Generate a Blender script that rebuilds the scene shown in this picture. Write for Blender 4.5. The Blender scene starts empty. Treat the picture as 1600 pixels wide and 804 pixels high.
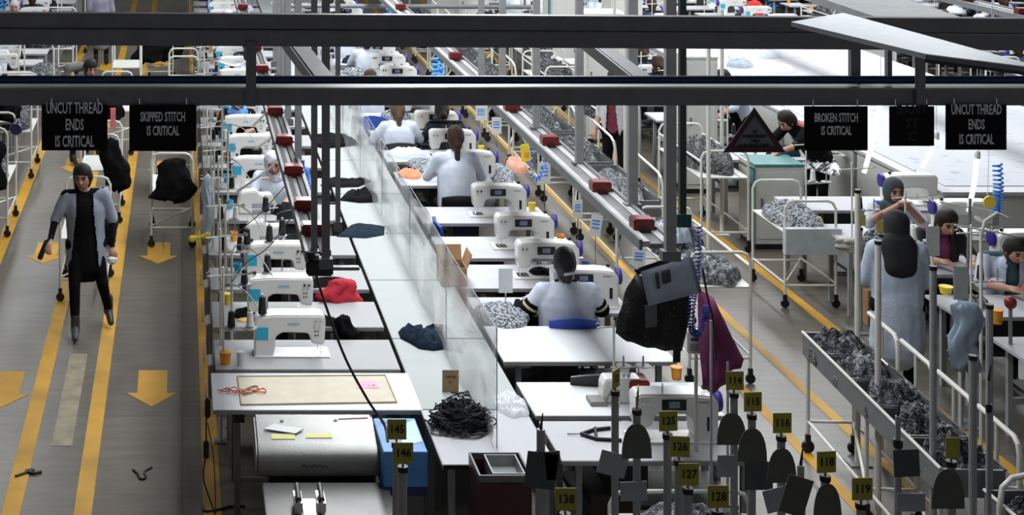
import bpy, bmesh, math, random
import numpy as np
from mathutils import Vector, Matrix, Euler, noise
R = math.radians; PI = math.pi
rnd = random.Random(7)
C = bpy.context.scene.collection
SC = bpy.context.scene

# ------------------------------------------------------------ camera, world, lights, exposure
H = 4.88; F = 2400.0; VX = 284.0; VY = -295.0          # eye height, focal length in px, vanishing point of the aisles
cam = bpy.data.cameras.new('camera'); camo = bpy.data.objects.new('camera', cam); C.objects.link(camo)
camo.location = (0, 0, H); camo.rotation_euler = (R(90), 0, 0)
cam.sensor_width = 36; cam.lens = 36*F/1600
cam.shift_x = (800-VX)/1600; cam.shift_y = -(402-VY)/1600
cam.clip_start = .1; cam.clip_end = 200
SC.camera = camo
w = bpy.data.worlds.new('hall_air'); SC.world = w; w.use_nodes = True
w.node_tree.nodes['Background'].inputs[0].default_value = (.85, .88, .95, 1)
w.node_tree.nodes['Background'].inputs[1].default_value = .22
def area(x, y, z, sx, sy, e, col=(.93, .97, 1)):
    l = bpy.data.lights.new('tube_row_or_fill_light', 'AREA'); l.shape = 'RECTANGLE'; l.size = sx; l.size_y = sy; l.energy = e; l.color = col
    o = bpy.data.objects.new('tube_row_or_fill_light', l); C.objects.link(o); o.location = (x, y, z)
area(2.2, 19.6, 5.7, .8, 22, 1420)
area(4.3, 7.2, 5.9, .5, .5, 16)  # small lamp added to brighten the pale tray; no tube row there
area(8.6, 25, 5.7, .8, 18, 1150)
area(14.5, 28, 5.7, .8, 20, 900)
area(-3.4, 26, 5.7, .5, 20, 420)
area(20.5, 30, 5.7, .8, 16, 500)
SC.view_settings.view_transform = 'Standard'; SC.view_settings.look = 'None'
SC.view_settings.gamma = 1; SC.view_settings.use_curve_mapping = False
SC.view_settings.exposure = 0.0

# ------------------------------------------------------------ helpers
def at(px, py, z=0.0):
    d = F*(H-z)/(py-VY); return Vector(((px-VX)*d/F, d, z))
def pd(px, py, d): return Vector(((px-VX)*d/F, d, H-(py-VY)*d/F))

MATS = {}
def mat(name, col, rough=.5, metal=0, var=.12, scale=9, bump=0, bscale=60, alpha=1, emit=0, trans=0, spec=.5):
    if name in MATS: return MATS[name]
    m = bpy.data.materials.new(name); m.use_nodes = True; nt = m.node_tree; b = nt.nodes['Principled BSDF']
    tc = nt.nodes.new('ShaderNodeTexCoord'); n = nt.nodes.new('ShaderNodeTexNoise'); n.inputs['Scale'].default_value = scale; n.inputs['Detail'].default_value = 5
    nt.links.new(tc.outputs['Object'], n.inputs['Vector'])
    r = nt.nodes.new('ShaderNodeValToRGB')
    a = [max(0, c*(1-var)) for c in col]; bb = [min(1, c*(1+var)) for c in col]
    r.color_ramp.elements[0].position = .3; r.color_ramp.elements[1].position = .7
    r.color_ramp.elements[0].color = (*a, 1); r.color_ramp.elements[1].color = (*bb, 1)
    nt.links.new(n.outputs['Fac'], r.inputs['Fac']); nt.links.new(r.outputs['Color'], b.inputs['Base Color'])
    b.inputs['Roughness'].default_value = rough; b.inputs['Metallic'].default_value = metal
    b.inputs['Specular IOR Level'].default_value = spec
    if alpha < 1: b.inputs['Alpha'].default_value = alpha
    if trans: b.inputs['Transmission Weight'].default_value = trans
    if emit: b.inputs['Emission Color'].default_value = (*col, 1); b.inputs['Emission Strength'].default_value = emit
    if bump:
        n2 = nt.nodes.new('ShaderNodeTexNoise'); n2.inputs['Scale'].default_value = bscale; n2.inputs['Detail'].default_value = 4
        nt.links.new(tc.outputs['Object'], n2.inputs['Vector'])
        bp = nt.nodes.new('ShaderNodeBump'); bp.inputs['Strength'].default_value = bump; bp.inputs['Distance'].default_value = .02
        nt.links.new(n2.outputs['Fac'], bp.inputs['Height']); nt.links.new(bp.outputs['Normal'], b.inputs['Normal'])
    MATS[name] = m; return m
def two_tone_mat(name, c1, c2, scale, rough=.6, lo=.48, hi=.54, bump=0):
    m = mat(name, c1, rough, bump=bump)
    nt = m.node_tree; r = [n for n in nt.nodes if n.type == 'VALTORGB'][0]; n = [n for n in nt.nodes if n.type == 'TEX_NOISE'][0]
    n.inputs['Scale'].default_value = scale; n.inputs['Detail'].default_value = 3
    r.color_ramp.elements[0].position = lo; r.color_ramp.elements[1].position = hi
    r.color_ramp.elements[0].color = (*c1, 1); r.color_ramp.elements[1].color = (*c2, 1); return m
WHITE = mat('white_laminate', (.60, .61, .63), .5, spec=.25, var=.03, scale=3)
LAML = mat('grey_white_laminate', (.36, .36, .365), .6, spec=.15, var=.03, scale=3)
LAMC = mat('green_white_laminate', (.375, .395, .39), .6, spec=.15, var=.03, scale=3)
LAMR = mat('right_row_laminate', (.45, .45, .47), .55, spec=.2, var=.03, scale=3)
EDGE = mat('grey_edge_band', (.30, .30, .31), .5)
MACH = mat('cream_white_enamel', (.74, .73, .70), .22, var=.02)
STEEL = mat('brushed_steel', (.21, .21, .20), .42, .6, scale=4, bump=.05)
CHROME = mat('polished_chrome', (.75, .75, .76), .12, 1)
GREYM = mat('grey_painted_steel', (.16, .165, .17), .45, .1)
DARKM = mat('charcoal_painted_steel', (.12, .12, .125), .5)
FRAMEM = mat('satin_grey_frame_paint', (.17, .17, .175), .5)
POSTM = mat('satin_post_paint', (.24, .24, .245), .5)
LEGG = mat('mid_grey_powder_coat', (.28, .29, .30), .45)
TUBEW = mat('white_tube_lacquer', (.62, .61, .55), .35, var=.05)
BLACK = mat('black_plastic', (.006, .006, .007), .45)
BLKCL = mat('black_cloth', (.006, .006, .007), .9, bump=.4, bscale=30, spec=.1)
NAVYCL = mat('dark_navy_cloth', (.008, .018, .032), .9, bump=.4, bscale=30, spec=.12)
BLUEP = mat('royal_blue_plastic', (.01, .045, .32), .4)
PURP = mat('violet_blue_handwheel', (.035, .02, .22), .4)
CYAN = mat('cyan_sticker', (.03, .42, .66), .5)
ORANGE = mat('orange_plastic', (.80, .30, .02), .5)
YEL = mat('yellow_plastic', (.85, .62, .05), .5)
RED = mat('dark_red_enamel', (.12, .004, .006), .35)
REDCL = mat('crimson_cloth', (.42, .012, .03), .8, bump=.3, bscale=20)
MAROON = mat('maroon_plastic', (.045, .004, .008), .4)
PAPER = mat('white_paper', (.66, .67, .68), .7, var=.03)
CARDB = mat('brown_cardboard', (.34, .19, .09), .8)
KRAFT = mat('tan_kraft_board', (.56, .50, .40), .8, var=.06)
TAG = mat('yellow_green_tag', (.30, .27, .035), .6)
TAGINK = mat('black_ink', (.005, .005, .005), .7)
SKIN = mat('skin', (.50, .27, .19), .5, var=.06)
COAT = mat('pale_blue_work_coat', (.52, .57, .70), .8, var=.04, bump=.25, bscale=14)
COATW = mat('white_work_coat', (.58, .62, .71), .8, var=.04, bump=.25, bscale=14)
HAIRD = mat('dark_brown_hair', (.014, .009, .007), .5, bump=.5, bscale=90, spec=.25)
HAIRB = mat('brown_hair', (.035, .016, .010), .5, bump=.6, bscale=70, spec=.2)
HAIRL = mat('light_brown_hair', (.085, .048, .028), .5, bump=.6, bscale=70, spec=.2)
GREYCARD = mat('grey_green_card', (.085, .09, .075), .8)
GREYCARD2 = mat('pale_grey_card', (.26, .28, .31), .8)
BAGGED = two_tone_mat('bagged_dark_garments', (.010, .011, .014), (.17, .185, .20), 30, .14, .50, .66, bump=1.0)  # lighter grey streaks put the film's highlights into the colour
BAGGED2 = two_tone_mat('bagged_mixed_garments', (.03, .034, .038), (.30, .32, .34), 26, .16, .45, .70, bump=1.0)
TROUGH = mat('dull_grey_sheet_metal', (.20, .21, .22), .4, .5)
CREAM = mat('cream_cabinet_paint', (.56, .57, .53), .45, var=.04)
TEAL = mat('teal_panel', (.06, .20, .19), .5)

class G:
    def __init__(s): s.v = []; s.f = []; s.m = []; s.cur = 0
    def add(s, vs, fs):
        b = len(s.v); s.v += [tuple(v) for v in vs]; s.f += [tuple(b+i for i in f) for f in fs]; s.m += [s.cur]*len(fs)
    def box(s, x0, x1, y0, y1, z0, z1, M=None):
        vs = [Vector((x, y, z)) for z in (z0, z1) for y in (y0, y1) for x in (x0, x1)]
        if M is not None: vs = [M @ v for v in vs]
        s.add(vs, [(0, 2, 3, 1), (4, 5, 7, 6), (0, 1, 5, 4), (2, 6, 7, 3), (0, 4, 6, 2), (1, 3, 7, 5)]); return s
    def hexa(s, b4, t4):
        s.add(list(b4)+list(t4), [(3, 2, 1, 0), (4, 5, 6, 7), (0, 1, 5, 4), (1, 2, 6, 5), (2, 3, 7, 6), (3, 0, 4, 7)]); return s
    def tube(s, pts, r, n=6, closed=False):
        pts = [Vector(p) for p in pts]; L = len(pts); rs = r if isinstance(r, (list, tuple)) else [r]*L
        t0 = (pts[1]-pts[0]).normalized(); up = Vector((0, 0, 1)) if abs(t0.z) < .9 else Vector((1, 0, 0))
        u = t0.cross(up).normalized(); vs = []
        for i, p in enumerate(pts):
            a = pts[i-1] if (i or closed) else pts[0]; b = pts[(i+1) % L] if (i < L-1 or closed) else pts[-1]
            t = (b-a).normalized() if (b-a).length > 1e-9 else t0
            u = (u-t*u.dot(t)); u = u.normalized() if u.length > 1e-6 else t.orthogonal().normalized(); w_ = t.cross(u)
            vs += [p+(u*math.cos(2*PI*k/n)+w_*math.sin(2*PI*k/n))*rs[i] for k in range(n)]
        fs = [(i*n+k, i*n+(k+1) % n, ((i+1) % L)*n+(k+1) % n, ((i+1) % L)*n+k) for i in range(L if closed else L-1) for k in range(n)]
        if not closed: fs += [tuple(range(n))[::-1], tuple((L-1)*n+k for k in range(n))]
        s.add(vs, fs); return s
    def lathe(s, prof, n=14, c=(0, 0, 0), M=None):
        vs = []; c = Vector(c)
        for r, z in prof: vs += [Vector((r*math.cos(2*PI*k/n), r*math.sin(2*PI*k/n), z)) for k in range(n)]
        if M is not None: vs = [M @ v for v in vs]
        vs = [v+c for v in vs]; L = len(prof)
        fs = [(i*n+k, i*n+(k+1) % n, (i+1)*n+(k+1) % n, (i+1)*n+k) for i in range(L-1) for k in range(n)]
        fs += [tuple(range(n))[::-1], tuple((L-1)*n+k for k in range(n))]
        s.add(vs, fs); return s
    def prism(s, poly, a, b, axis='y', M=None):      # polygon extruded between a and b
        def P(p, t): return Vector((p[0], t, p[1])) if axis == 'y' else (Vector((p[0], p[1], t)) if axis == 'z' else Vector((t, p[0], p[1])))
        n = len(poly); vs = [P(p, a) for p in poly]+[P(p, b) for p in poly]
        if M is not None: vs = [M @ v for v in vs]
        s.add(vs, [tuple(range(n)), tuple(range(2*n-1, n-1, -1))]+[((i+1) % n, i, n+i, n+(i+1) % n) for i in range(n)]); return s
    def cap(s, p0, p1, r0, r1, flat=1, n=14, wide=1):
        p0 = Vector(p0); p1 = Vector(p1); ax = p1-p0; L = ax.length
        t = ax.normalized() if L > 1e-6 else Vector((0, 0, 1))
        u = t.orthogonal().normalized() if abs(t.z) < .99 else Vector((1, 0, 0)); w_ = t.cross(u); vs = []; K = 4
        prof = [(r0*math.cos(a), -r0*math.sin(a)) for a in [PI/2*(K-i)/K for i in range(K+1)]]
        prof += [(r1*math.cos(a), L+r1*math.sin(a)) for a in [PI/2*i/K for i in range(K+1)]]
        prof[0] = (r0*.02, prof[0][1]); prof[-1] = (r1*.02, prof[-1][1])
        for r, h in prof:
            for k in range(n):
                q = t*h+(u*math.cos(2*PI*k/n)+w_*math.sin(2*PI*k/n))*r
                base = t*min(max(h, 0), L); q = Vector((base.x+(q.x-base.x)*wide, base.y+(q.y-base.y)*flat, q.z)); vs.append(p0+q)
        m = len(prof)
        s.add(vs, [(i*n+k, i*n+(k+1) % n, (i+1)*n+(k+1) % n, (i+1)*n+k) for i in range(m-1) for k in range(n)]+[tuple(range(n))[::-1], tuple((m-1)*n+k for k in range(n))]); return s
    def mesh(s, name):
        me = bpy.data.meshes.new(name); me.from_pydata(s.v, [], s.f); me.update(); return me
    def obj(s, name, mats, parent=None, smooth=35, bevel=0):
        me = s.mesh(name)
        for m in (mats if isinstance(mats, (list, tuple)) else [mats]): me.materials.append(m)
        if len(me.materials) > 1: me.polygons.foreach_set('material_index', s.m)
        bm = bmesh.new(); bm.from_mesh(me); bmesh.ops.recalc_face_normals(bm, faces=bm.faces)
        if bevel:
            ed = [e for e in bm.edges if e.is_manifold and e.calc_face_angle(0) > R(40)]
            bmesh.ops.bevel(bm, geom=ed, offset=bevel, segments=2, affect='EDGES', clamp_overlap=True)
        bm.to_mesh(me); bm.free()
        if smooth: me.polygons.foreach_set('use_smooth', [True]*len(me.polygons)); me.set_sharp_from_angle(angle=R(smooth))
        o = bpy.data.objects.new(name, me); C.objects.link(o)
        if parent: o.parent = parent
        return o
def box(name, x0, x1, y0, y1, z0, z1, m, parent=None, bevel=0): return G().box(x0, x1, y0, y1, z0, z1).obj(name, m, parent, bevel=bevel)
LABELS = {}
def tag(o, label, cat, group=None):
    o['label'] = label; o['category'] = cat
    if group: o['group'] = group
    return o
def thing(name, label, cat, loc=(0, 0, 0), rz=0, group=None, sc=1):
    o = bpy.data.objects.new(name, None); C.objects.link(o); o.empty_display_size = .1
    o.location = loc; o.rotation_euler = (0, 0, rz); o.scale = (sc, sc, sc); return tag(o, label, cat, group)
KIDS = {}
def dup(root, loc, rz=None, label=None, group=None, sc=None):
    r = root.copy(); C.objects.link(r); r.location = loc
    if rz is not None: r.rotation_euler = (0, 0, rz)
    if sc: r.scale = (sc, sc, sc)
    if label: r['label'] = label
    if group: r['group'] = group
    if root.name not in KIDS: KIDS[root.name] = [(c, list(c.children)) for c in root.children]
    for ch, gs in KIDS[root.name]:
        c = ch.copy(); C.objects.link(c); c.parent = r
        for g in gs: d = g.copy(); C.objects.link(d); d.parent = c
    return r
def struct(o): o['kind'] = 'structure'; return o
ORD = ['first', 'second', 'third', 'fourth', 'fifth', 'sixth', 'seventh', 'eighth', 'ninth', 'tenth', 'eleventh', 'twelfth', 'thirteenth', 'fourteenth', 'fifteenth', 'sixteenth', 'seventeenth', 'eighteenth', 'nineteenth', 'twentieth', 'twenty-first', 'twenty-second', 'twenty-third', 'twenty-fourth', 'twenty-fifth', 'twenty-sixth', 'twenty-seventh', 'twenty-eighth']
def text(name, lines, size, m, parent, loc, sx=1.0, gap=1.25, rz=0, lean=90, bold=0):
    for i, t in enumerate(lines):
        cu = bpy.data.curves.new('t', 'FONT'); cu.body = t; cu.size = size; cu.align_x = 'CENTER'; cu.align_y = 'CENTER'; cu.extrude = .0006; cu.offset = bold; cu.resolution_u = 2
        o = bpy.data.objects.new('t', cu); C.objects.link(o); dg = bpy.context.evaluated_depsgraph_get()
        me = bpy.data.meshes.new_from_object(o.evaluated_get(dg)); bpy.data.objects.remove(o); bpy.data.curves.remove(cu)
        off = ((len(lines)-1)/2-i)*size*gap
        for v in me.vertices: v.co.x *= sx; v.co.y += off
        me.name = name; me.materials.clear(); me.materials.append(m)
        o = bpy.data.objects.new(name, me); C.objects.link(o); o.parent = parent; o.location = loc; o.rotation_euler = (R(lean), 0, rz)
    return o
def blob(name, sx, sy, h, m, seed=0, parent=None, nx=34, rough=.35, freq=3.0, edge=.5, loc=None, rz=0, thick=.006):
    """crumpled heap of cloth: irregular outline, ridged top"""
    vs = []; off = Vector((seed*3.7, seed*1.3, seed*.9)); n = nx
    for j in range(n):
        for i in range(n):
            u = -1+2*i/(n-1); v = -1+2*j/(n-1); k = max(abs(u), abs(v)) or 1e-6; l = math.hypot(u, v) or 1e-6
            uu, vv = u*k/l, v*k/l
            a = math.atan2(vv, uu); rr = math.hypot(uu, vv)
            wob = 1+.32*noise.noise(Vector((math.cos(a)*1.3, math.sin(a)*1.3, 0))+off)
            x = uu*wob; y = vv*wob
            rid = 1-abs(noise.noise(Vector((x*freq*.6, y*freq, .3))+off))*2
            fine = noise.noise(Vector((x*freq*2.6, y*freq*2.2, 1.3))+off)
            prof = (1-rr**3)**.5 if rr < 1 else 0
            z = h*prof*(1-rough+rough*rid+.22*fine)
            vs.append((x*sx/2, y*sy/2, max(z, 0)+(thick if rr < .97 else 0)))
    fs = [(j*n+i, j*n+i+1, (j+1)*n+i+1, (j+1)*n+i) for j in range(n-1) for i in range(n-1)]
    g = G(); g.add(vs, fs)
    rim = [i for i in range(n)]+[j*n+n-1 for j in range(1, n)]+[(n-1)*n+i for i in range(n-2, -1, -1)]+[j*n for j in range(n-2, 0, -1)]
    g.f.append(tuple(rim[::-1])); g.m.append(0)
    o = g.obj(name, m, parent, smooth=80)
    if loc is not None: o.location = loc; o.rotation_euler = (0, 0, rz)
    return o
def arc(c, r, a0, a1, n, plane='xz'):
    out = []
    for i in range(n+1):
        a = a0+(a1-a0)*i/n; u, v = r*math.cos(a), r*math.sin(a)
        out.append((c[0]+u, c[1], c[2]+v) if plane == 'xz' else ((c[0], c[1]+u, c[2]+v) if plane == 'yz' else (c[0]+u, c[1]+v, c[2])))
    return out
def curve(pts, n=6):
    pts = [Vector(p) for p in pts]; P = [pts[0]*2-pts[1]]+pts+[pts[-1]*2-pts[-2]]; out = []
    for i in range(1, len(P)-2):
        a, b, c, d = P[i-1:i+3]
        for k in range(n):
            t = k/n; out.append(.5*((2*b)+(c-a)*t+(2*a-5*b+4*c-d)*t*t+(3*b-a-3*c+d)*t**3))
    out.append(pts[-1]); return out

# ------------------------------------------------------------ people
def remesh(g, vox, mats, prims=None, noisy=0, smooth=4, cut=None):
    me = g.mesh('tmp'); o = bpy.data.objects.new('tmp', me); C.objects.link(o)
    md = o.modifiers.new('r', 'REMESH'); md.mode = 'VOXEL'; md.voxel_size = vox; md.use_smooth_shade = True
    sm = o.modifiers.new('s', 'SMOOTH'); sm.factor = .5; sm.iterations = smooth
    dg = bpy.context.evaluated_depsgraph_get(); dg.update()
    out = bpy.data.meshes.new_from_object(o.evaluated_get(dg))
    bpy.data.objects.remove(o); bpy.data.meshes.remove(me)
    nv = len(out.vertices); co = np.empty(nv*3); out.vertices.foreach_get('co', co); co = co.reshape(-1, 3)
    if noisy:
        nm = np.empty(nv*3); out.vertices.foreach_get('normal', nm); nm = nm.reshape(-1, 3)
        d = np.array([noise.noise(Vector((x*7, y*7, z*3.2)))+.5*noise.noise(Vector((x*17, y*17, z*8))) for x, y, z in co])
        co = co+nm*(d*noisy)[:, None]; out.vertices.foreach_set('co', co.ravel())
    out.materials.clear()
    for m in mats: out.materials.append(m)
    if prims and len(mats) > 1:
        nf = len(out.polygons); ce = np.empty(nf*3); out.polygons.foreach_get('center', ce); ce = ce.reshape(-1, 3)
        best = np.full(nf, 1e9); idx = np.zeros(nf, int)
        for (a, b, r0, r1, mi) in prims:
            a = np.array(a); b = np.array(b); ab = b-a; t = np.clip(((ce-a) @ ab)/max(ab @ ab, 1e-9), 0, 1)
            dd = np.linalg.norm(ce-(a+t[:, None]*ab), axis=1)-(r0+(r1-r0)*t); k = dd < best; best[k] = dd[k]; idx[k] = mi
        out.polygons.foreach_set('material_index', idx)
    if cut:
        bm = bmesh.new(); bm.from_mesh(out)
        bmesh.ops.delete(bm, geom=[f for f in bm.faces if cut(f.calc_center_median())], context='FACES'); bm.to_mesh(out); bm.free()
    out.polygons.foreach_set('use_smooth', [True]*len(out.polygons)); out.update(); return out
def person(name, label, loc, rz, J, top, legs, hair, hairstyle='tail', coat=None, hem=None, opencoat=False, sleeve=1.0, bare=None, shoe=BLACK, vox=.013, group=None, sc=1, scarf=None, cuff=None, fat=1.0, tunic=None, look=0, gape=.055):
    root = thing(name, label, 'person', loc, rz, group, sc)
    g = G(); pr = []
    def c(a, b, r0, r1, mi, flat=1, wide=1):
        a = J[a] if isinstance(a, str) else a; b = J[b] if isinstance(b, str) else b
        g.cap(a, b, r0, r1, flat, 14, wide); pr.append((a, b, r0, r1, mi))
    V = Vector; J = {k: V(v) for k, v in J.items()}
    mats = [top, legs, SKIN, shoe]
    c('pelvis', 'chest', .135*fat, .145*fat, 0, .72, 1.08)
    c('hipL', 'hipR', .115*fat, .115*fat, 0 if tunic else 1, .85); c('shL', 'shR', .065, .065, 0, .9)
    c(J['chest'], J['neck']-V((0, 0, .04)), .13, .06, 0, .7, 1.2)
    if tunic:
        c(J['pelvis'], J['pelvis']-V((0, 0, tunic)), .16*fat, .175*fat, 0, .72)
    c('neck', 'head', .048, .05, 2)
    for s in 'LR':
        c('sh'+s, 'el'+s, .052, .042, 0); c('el'+s, 'wr'+s, .041, .028, 0 if (bare is False or sleeve >= 1) else 2)
        w0, el = J['wr'+s], J['el'+s]; dr = (w0-el).normalized(); sd = dr.cross(V((0, 0, 1))).normalized()*(1 if s == 'L' else -1)
        dn = dr.cross(sd).normalized(); dn = dn if dn.z < 0 else -dn
        pc = w0+dr*.06; c(w0, pc, .027, .032, 2, .8)
        for k, (o_, ln) in enumerate([(-.030, .050), (-.011, .066), (.009, .071), (.028, .062)]):
            b0 = pc+sd*o_+dr*.015; b1 = b0+dr*ln*.55+dn*.012; b2 = b1+dr*ln*.35+dn*.028
            c(b0, b1, .0095, .009, 2); c(b1, b2, .009, .0078, 2)
        t0 = w0+dr*.025+sd*(-.027); t1 = t0-sd*.025+dr*.035; c(t0, t1, .012, .010, 2); c(t1, t1+dr*.03+dn*.01, .010, .008, 2)
        c('hip'+s, 'kn'+s, .088*fat, .058, 1); c('kn'+s, 'an'+s, .058, .040, 1)
        c(J['an'+s], J['to'+s], .042, .032, 3); c(J['an'+s]+V((0, 0, .10)), J['an'+s]-V((0, 0, .03)), .046, .046, 3)
    hd = J['head']; q = Matrix.Rotation(look, 3, 'Z')
    up = (hd-J['neck']).normalized(); up = (up+V((0, 0, 1))*1.2).normalized()
    c(hd-up*.045+q @ V((0, -.018, 0)), hd-up*.01+q @ V((0, -.01, 0)), .058, .070, 2); c(hd-up*.0, hd+up*.045, .082, .080, 2, 1.12)
    fr = q @ (up.cross(V((1, 0, 0))).normalized()); fr = fr if fr.dot(q @ V((0, -1, 0))) > 0 else -fr; rt = fr.cross(up).normalized()
    c(hd+fr*.088+up*.005, hd+fr*.103-up*.022, .010, .015, 2); c(hd+rt*.080, hd+rt*.084-up*.02, .014, .010, 2); c(hd-rt*.080, hd-rt*.084-up*.02, .014, .010, 2)
    body = bpy.data.objects.new('body', remesh(g, vox, mats, pr, .003)); C.objects.link(body); body.parent = root
    fg = G()
    if not scarf or scarf: 
        for sg in (1, -1):
            e = G(); e.cap(hd+fr*.082+rt*sg*.030+up*.018, hd+fr*.082+rt*sg*.034+up*.018, .011, .011); e.obj('eye', mat('dark_eye', (.03, .015, .01), .2), body, 80)
            e = G(); e.cap(hd+fr*.088+rt*sg*.018+up*.040, hd+fr*.080+rt*sg*.048+up*.040, .006, .005); e.obj('eyebrow', hair or HAIRD, body, 80)
        e = G(); e.cap(hd+fr*.082-rt*.020-up*.050, hd+fr*.082+rt*.020-up*.050, .007, .007); e.obj('mouth', mat('lips', (.35, .09, .08), .5), body, 80)
    # hair / scarf
    if scarf:
        g = G(); g.cap(hd-up*.02-fr*.015, hd+up*.05-fr*.012, .098, .098, 1.05)
        g.cap(hd-up*.09-fr*.02, J['neck']+V((0, 0, -.03)), .078, .11); g.cap(J['neck']+V((-.09, 0, -.05)), J['neck']+V((.09, 0, -.05)), .065, .065)
        if hairstyle == 'drape': g.cap(J['neck']-fr*.06+V((0, 0, -.02)), J['chest']-fr*.10-V((0, 0, .02)), .11, .10, .6, 14, 1.3)
        cen = hd+fr*.10-up*.012
        o = bpy.data.objects.new('head_scarf', remesh(g, vox, [scarf], None, .008, 3, cut=lambda p: ((p-cen).dot(rt)/.062)**2+((p-cen).dot(up)/.080)**2 < 1 and (p-hd).dot(fr) > .0)); C.objects.link(o); o.parent = root
    elif hair:
        g = G(); g.cap(hd+up*.010-fr*.022, hd+up*.060-fr*.010, .097, .092, 1.08); g.cap(hd-fr*.035-up*.055, hd-fr*.02, .072, .085)
        if hairstyle == 'tail':
            g.cap(hd-fr*.09+up*.02, hd-fr*.125-up*.03, .035, .04); g.cap(hd-fr*.125-up*.03, hd-fr*.11-V((0, 0, .22)), .040, .022)
        elif hairstyle == 'longtail':
            g.cap(hd-fr*.09+up*.0, hd-fr*.115-up*.06, .04, .04); g.cap(hd-fr*.115-up*.06, hd-fr*.13-V((0, 0, .42)), .036, .020)
        elif hairstyle == 'bun': g.cap(hd-fr*.10-up*.03, hd-fr*.115-up*.06, .045, .05)
        elif hairstyle == 'clip': g.cap(hd-fr*.085-up*.02, hd-fr*.09-up*.10, .055, .042)
        elif hairstyle == 'side': g.cap(hd-fr*.03+rt*.06-up*.03, hd-fr*.05+rt*.06-V((0, 0, .13)), .04, .03); g.cap(hd-fr*.07, hd-fr*.07-V((0, 0, .13)), .06, .045)
        cen = hd+fr*.10-up*.030
        o = bpy.data.objects.new('hair', remesh(g, vox, [hair], None, .006, 2, cut=lambda p: abs((p-cen).dot(rt)) < .062 and -.12 < (p-cen).dot(up) < .075 and (p-hd).dot(fr) > .01)); C.objects.link(o); o.parent = root
        if hairstyle == 'clip':
            k = G(); k.cap(hd-fr*.15-up*.05-rt*.03, hd-fr*.15-up*.04+rt*.03, .012, .012); k.obj('hair_clip', PAPER, o, 80)
    if coat:
        g = G(); f2 = fat
        g.cap(J['pelvis']+V((0, 0, -.02)), J['chest'], .165*f2, .170*f2, .74, 14, 1.12); g.cap(J['shL']-V((.01, 0, .012)), J['shR']+V((.01, 0, -.012)), .070, .070, .95)
        g.cap(J['chest'], J['neck']-V((0, 0, .06)), .16, .085, .75, 14, 1.2)
        if hem: g.cap(J['pelvis'], J['pelvis']+V(hem), .175*f2, .19*f2, .78, 14, 1.05)
        for s in 'LR':
            g.cap(J['sh'+s], J['el'+s], .066, .058)
            e2 = J['el'+s].lerp(J['wr'+s], max(.02, min(sleeve, .93))); g.cap(J['el'+s], e2, .058, .050)
        zn = J['neck'].z-.015; ctr = J['pelvis']
        cf = (lambda p: (p.y < -.03 and abs(p.x) < gape+.10*max(0, (ctr.z+.28-p.z))) or p.z > zn+.03) if opencoat else (lambda p: p.z > zn+.03)
        m_ = remesh(g, vox, [coat], None, .011, 5, cut=cf)
        o = bpy.data.objects.new('coat', m_); C.objects.link(o); o.parent = root
        if cuff:
            for s in 'LR':
                a, b = J['sh'+s], J['el'+s]
                for t, mm in ((.74, BLKCL), (.85, mat('pale_yellow_trim', (.6, .55, .35), .8)), (.96, BLKCL)):
                    k = G(); k.cap(a.lerp(b, t-.01), a.lerp(b, t+.03), .069, .067); k.obj('cuff_band', mm, o, 80)
    return root
SIT = dict(pelvis=(0, .02, .55), chest=(0, -.02, .86), neck=(0, -.05, 1.04), head=(0, -.09, 1.15), shL=(.17, -.03, .985), shR=(-.17, -.03, .985),
           elL=(.25, -.16, .80), elR=(-.25, -.16, .80), wrL=(.14, -.38, .83), wrR=(-.14, -.38, .83), hipL=(.09, 0, .53), hipR=(-.09, 0, .53),
           knL=(.13, -.40, .52), knR=(-.13, -.40, .52), anL=(.13, -.40, .09), anR=(-.13, -.40, .09), toL=(.14, -.54, .045), toR=(-.14, -.54, .045))
STAND = dict(pelvis=(0, 0, .92), chest=(0, -.01, 1.22), neck=(0, -.01, 1.39), head=(0, -.03, 1.50), shL=(.17, 0, 1.335), shR=(-.17, 0, 1.335),
             elL=(.22, .02, 1.08), elR=(-.22, .02, 1.08), wrL=(.24, -.06, .86), wrR=(-.24, -.06, .86), hipL=(.09, 0, .88), hipR=(-.09, 0, .88),
             knL=(.10, -.02, .48), knR=(-.10, -.02, .48), anL=(.10, 0, .09), anR=(-.10, 0, .09), toL=(.12, -.15, .045), toR=(-.12, -.15, .045))
def pose(base, **k): d = dict(base); d.update(k); return d
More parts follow.
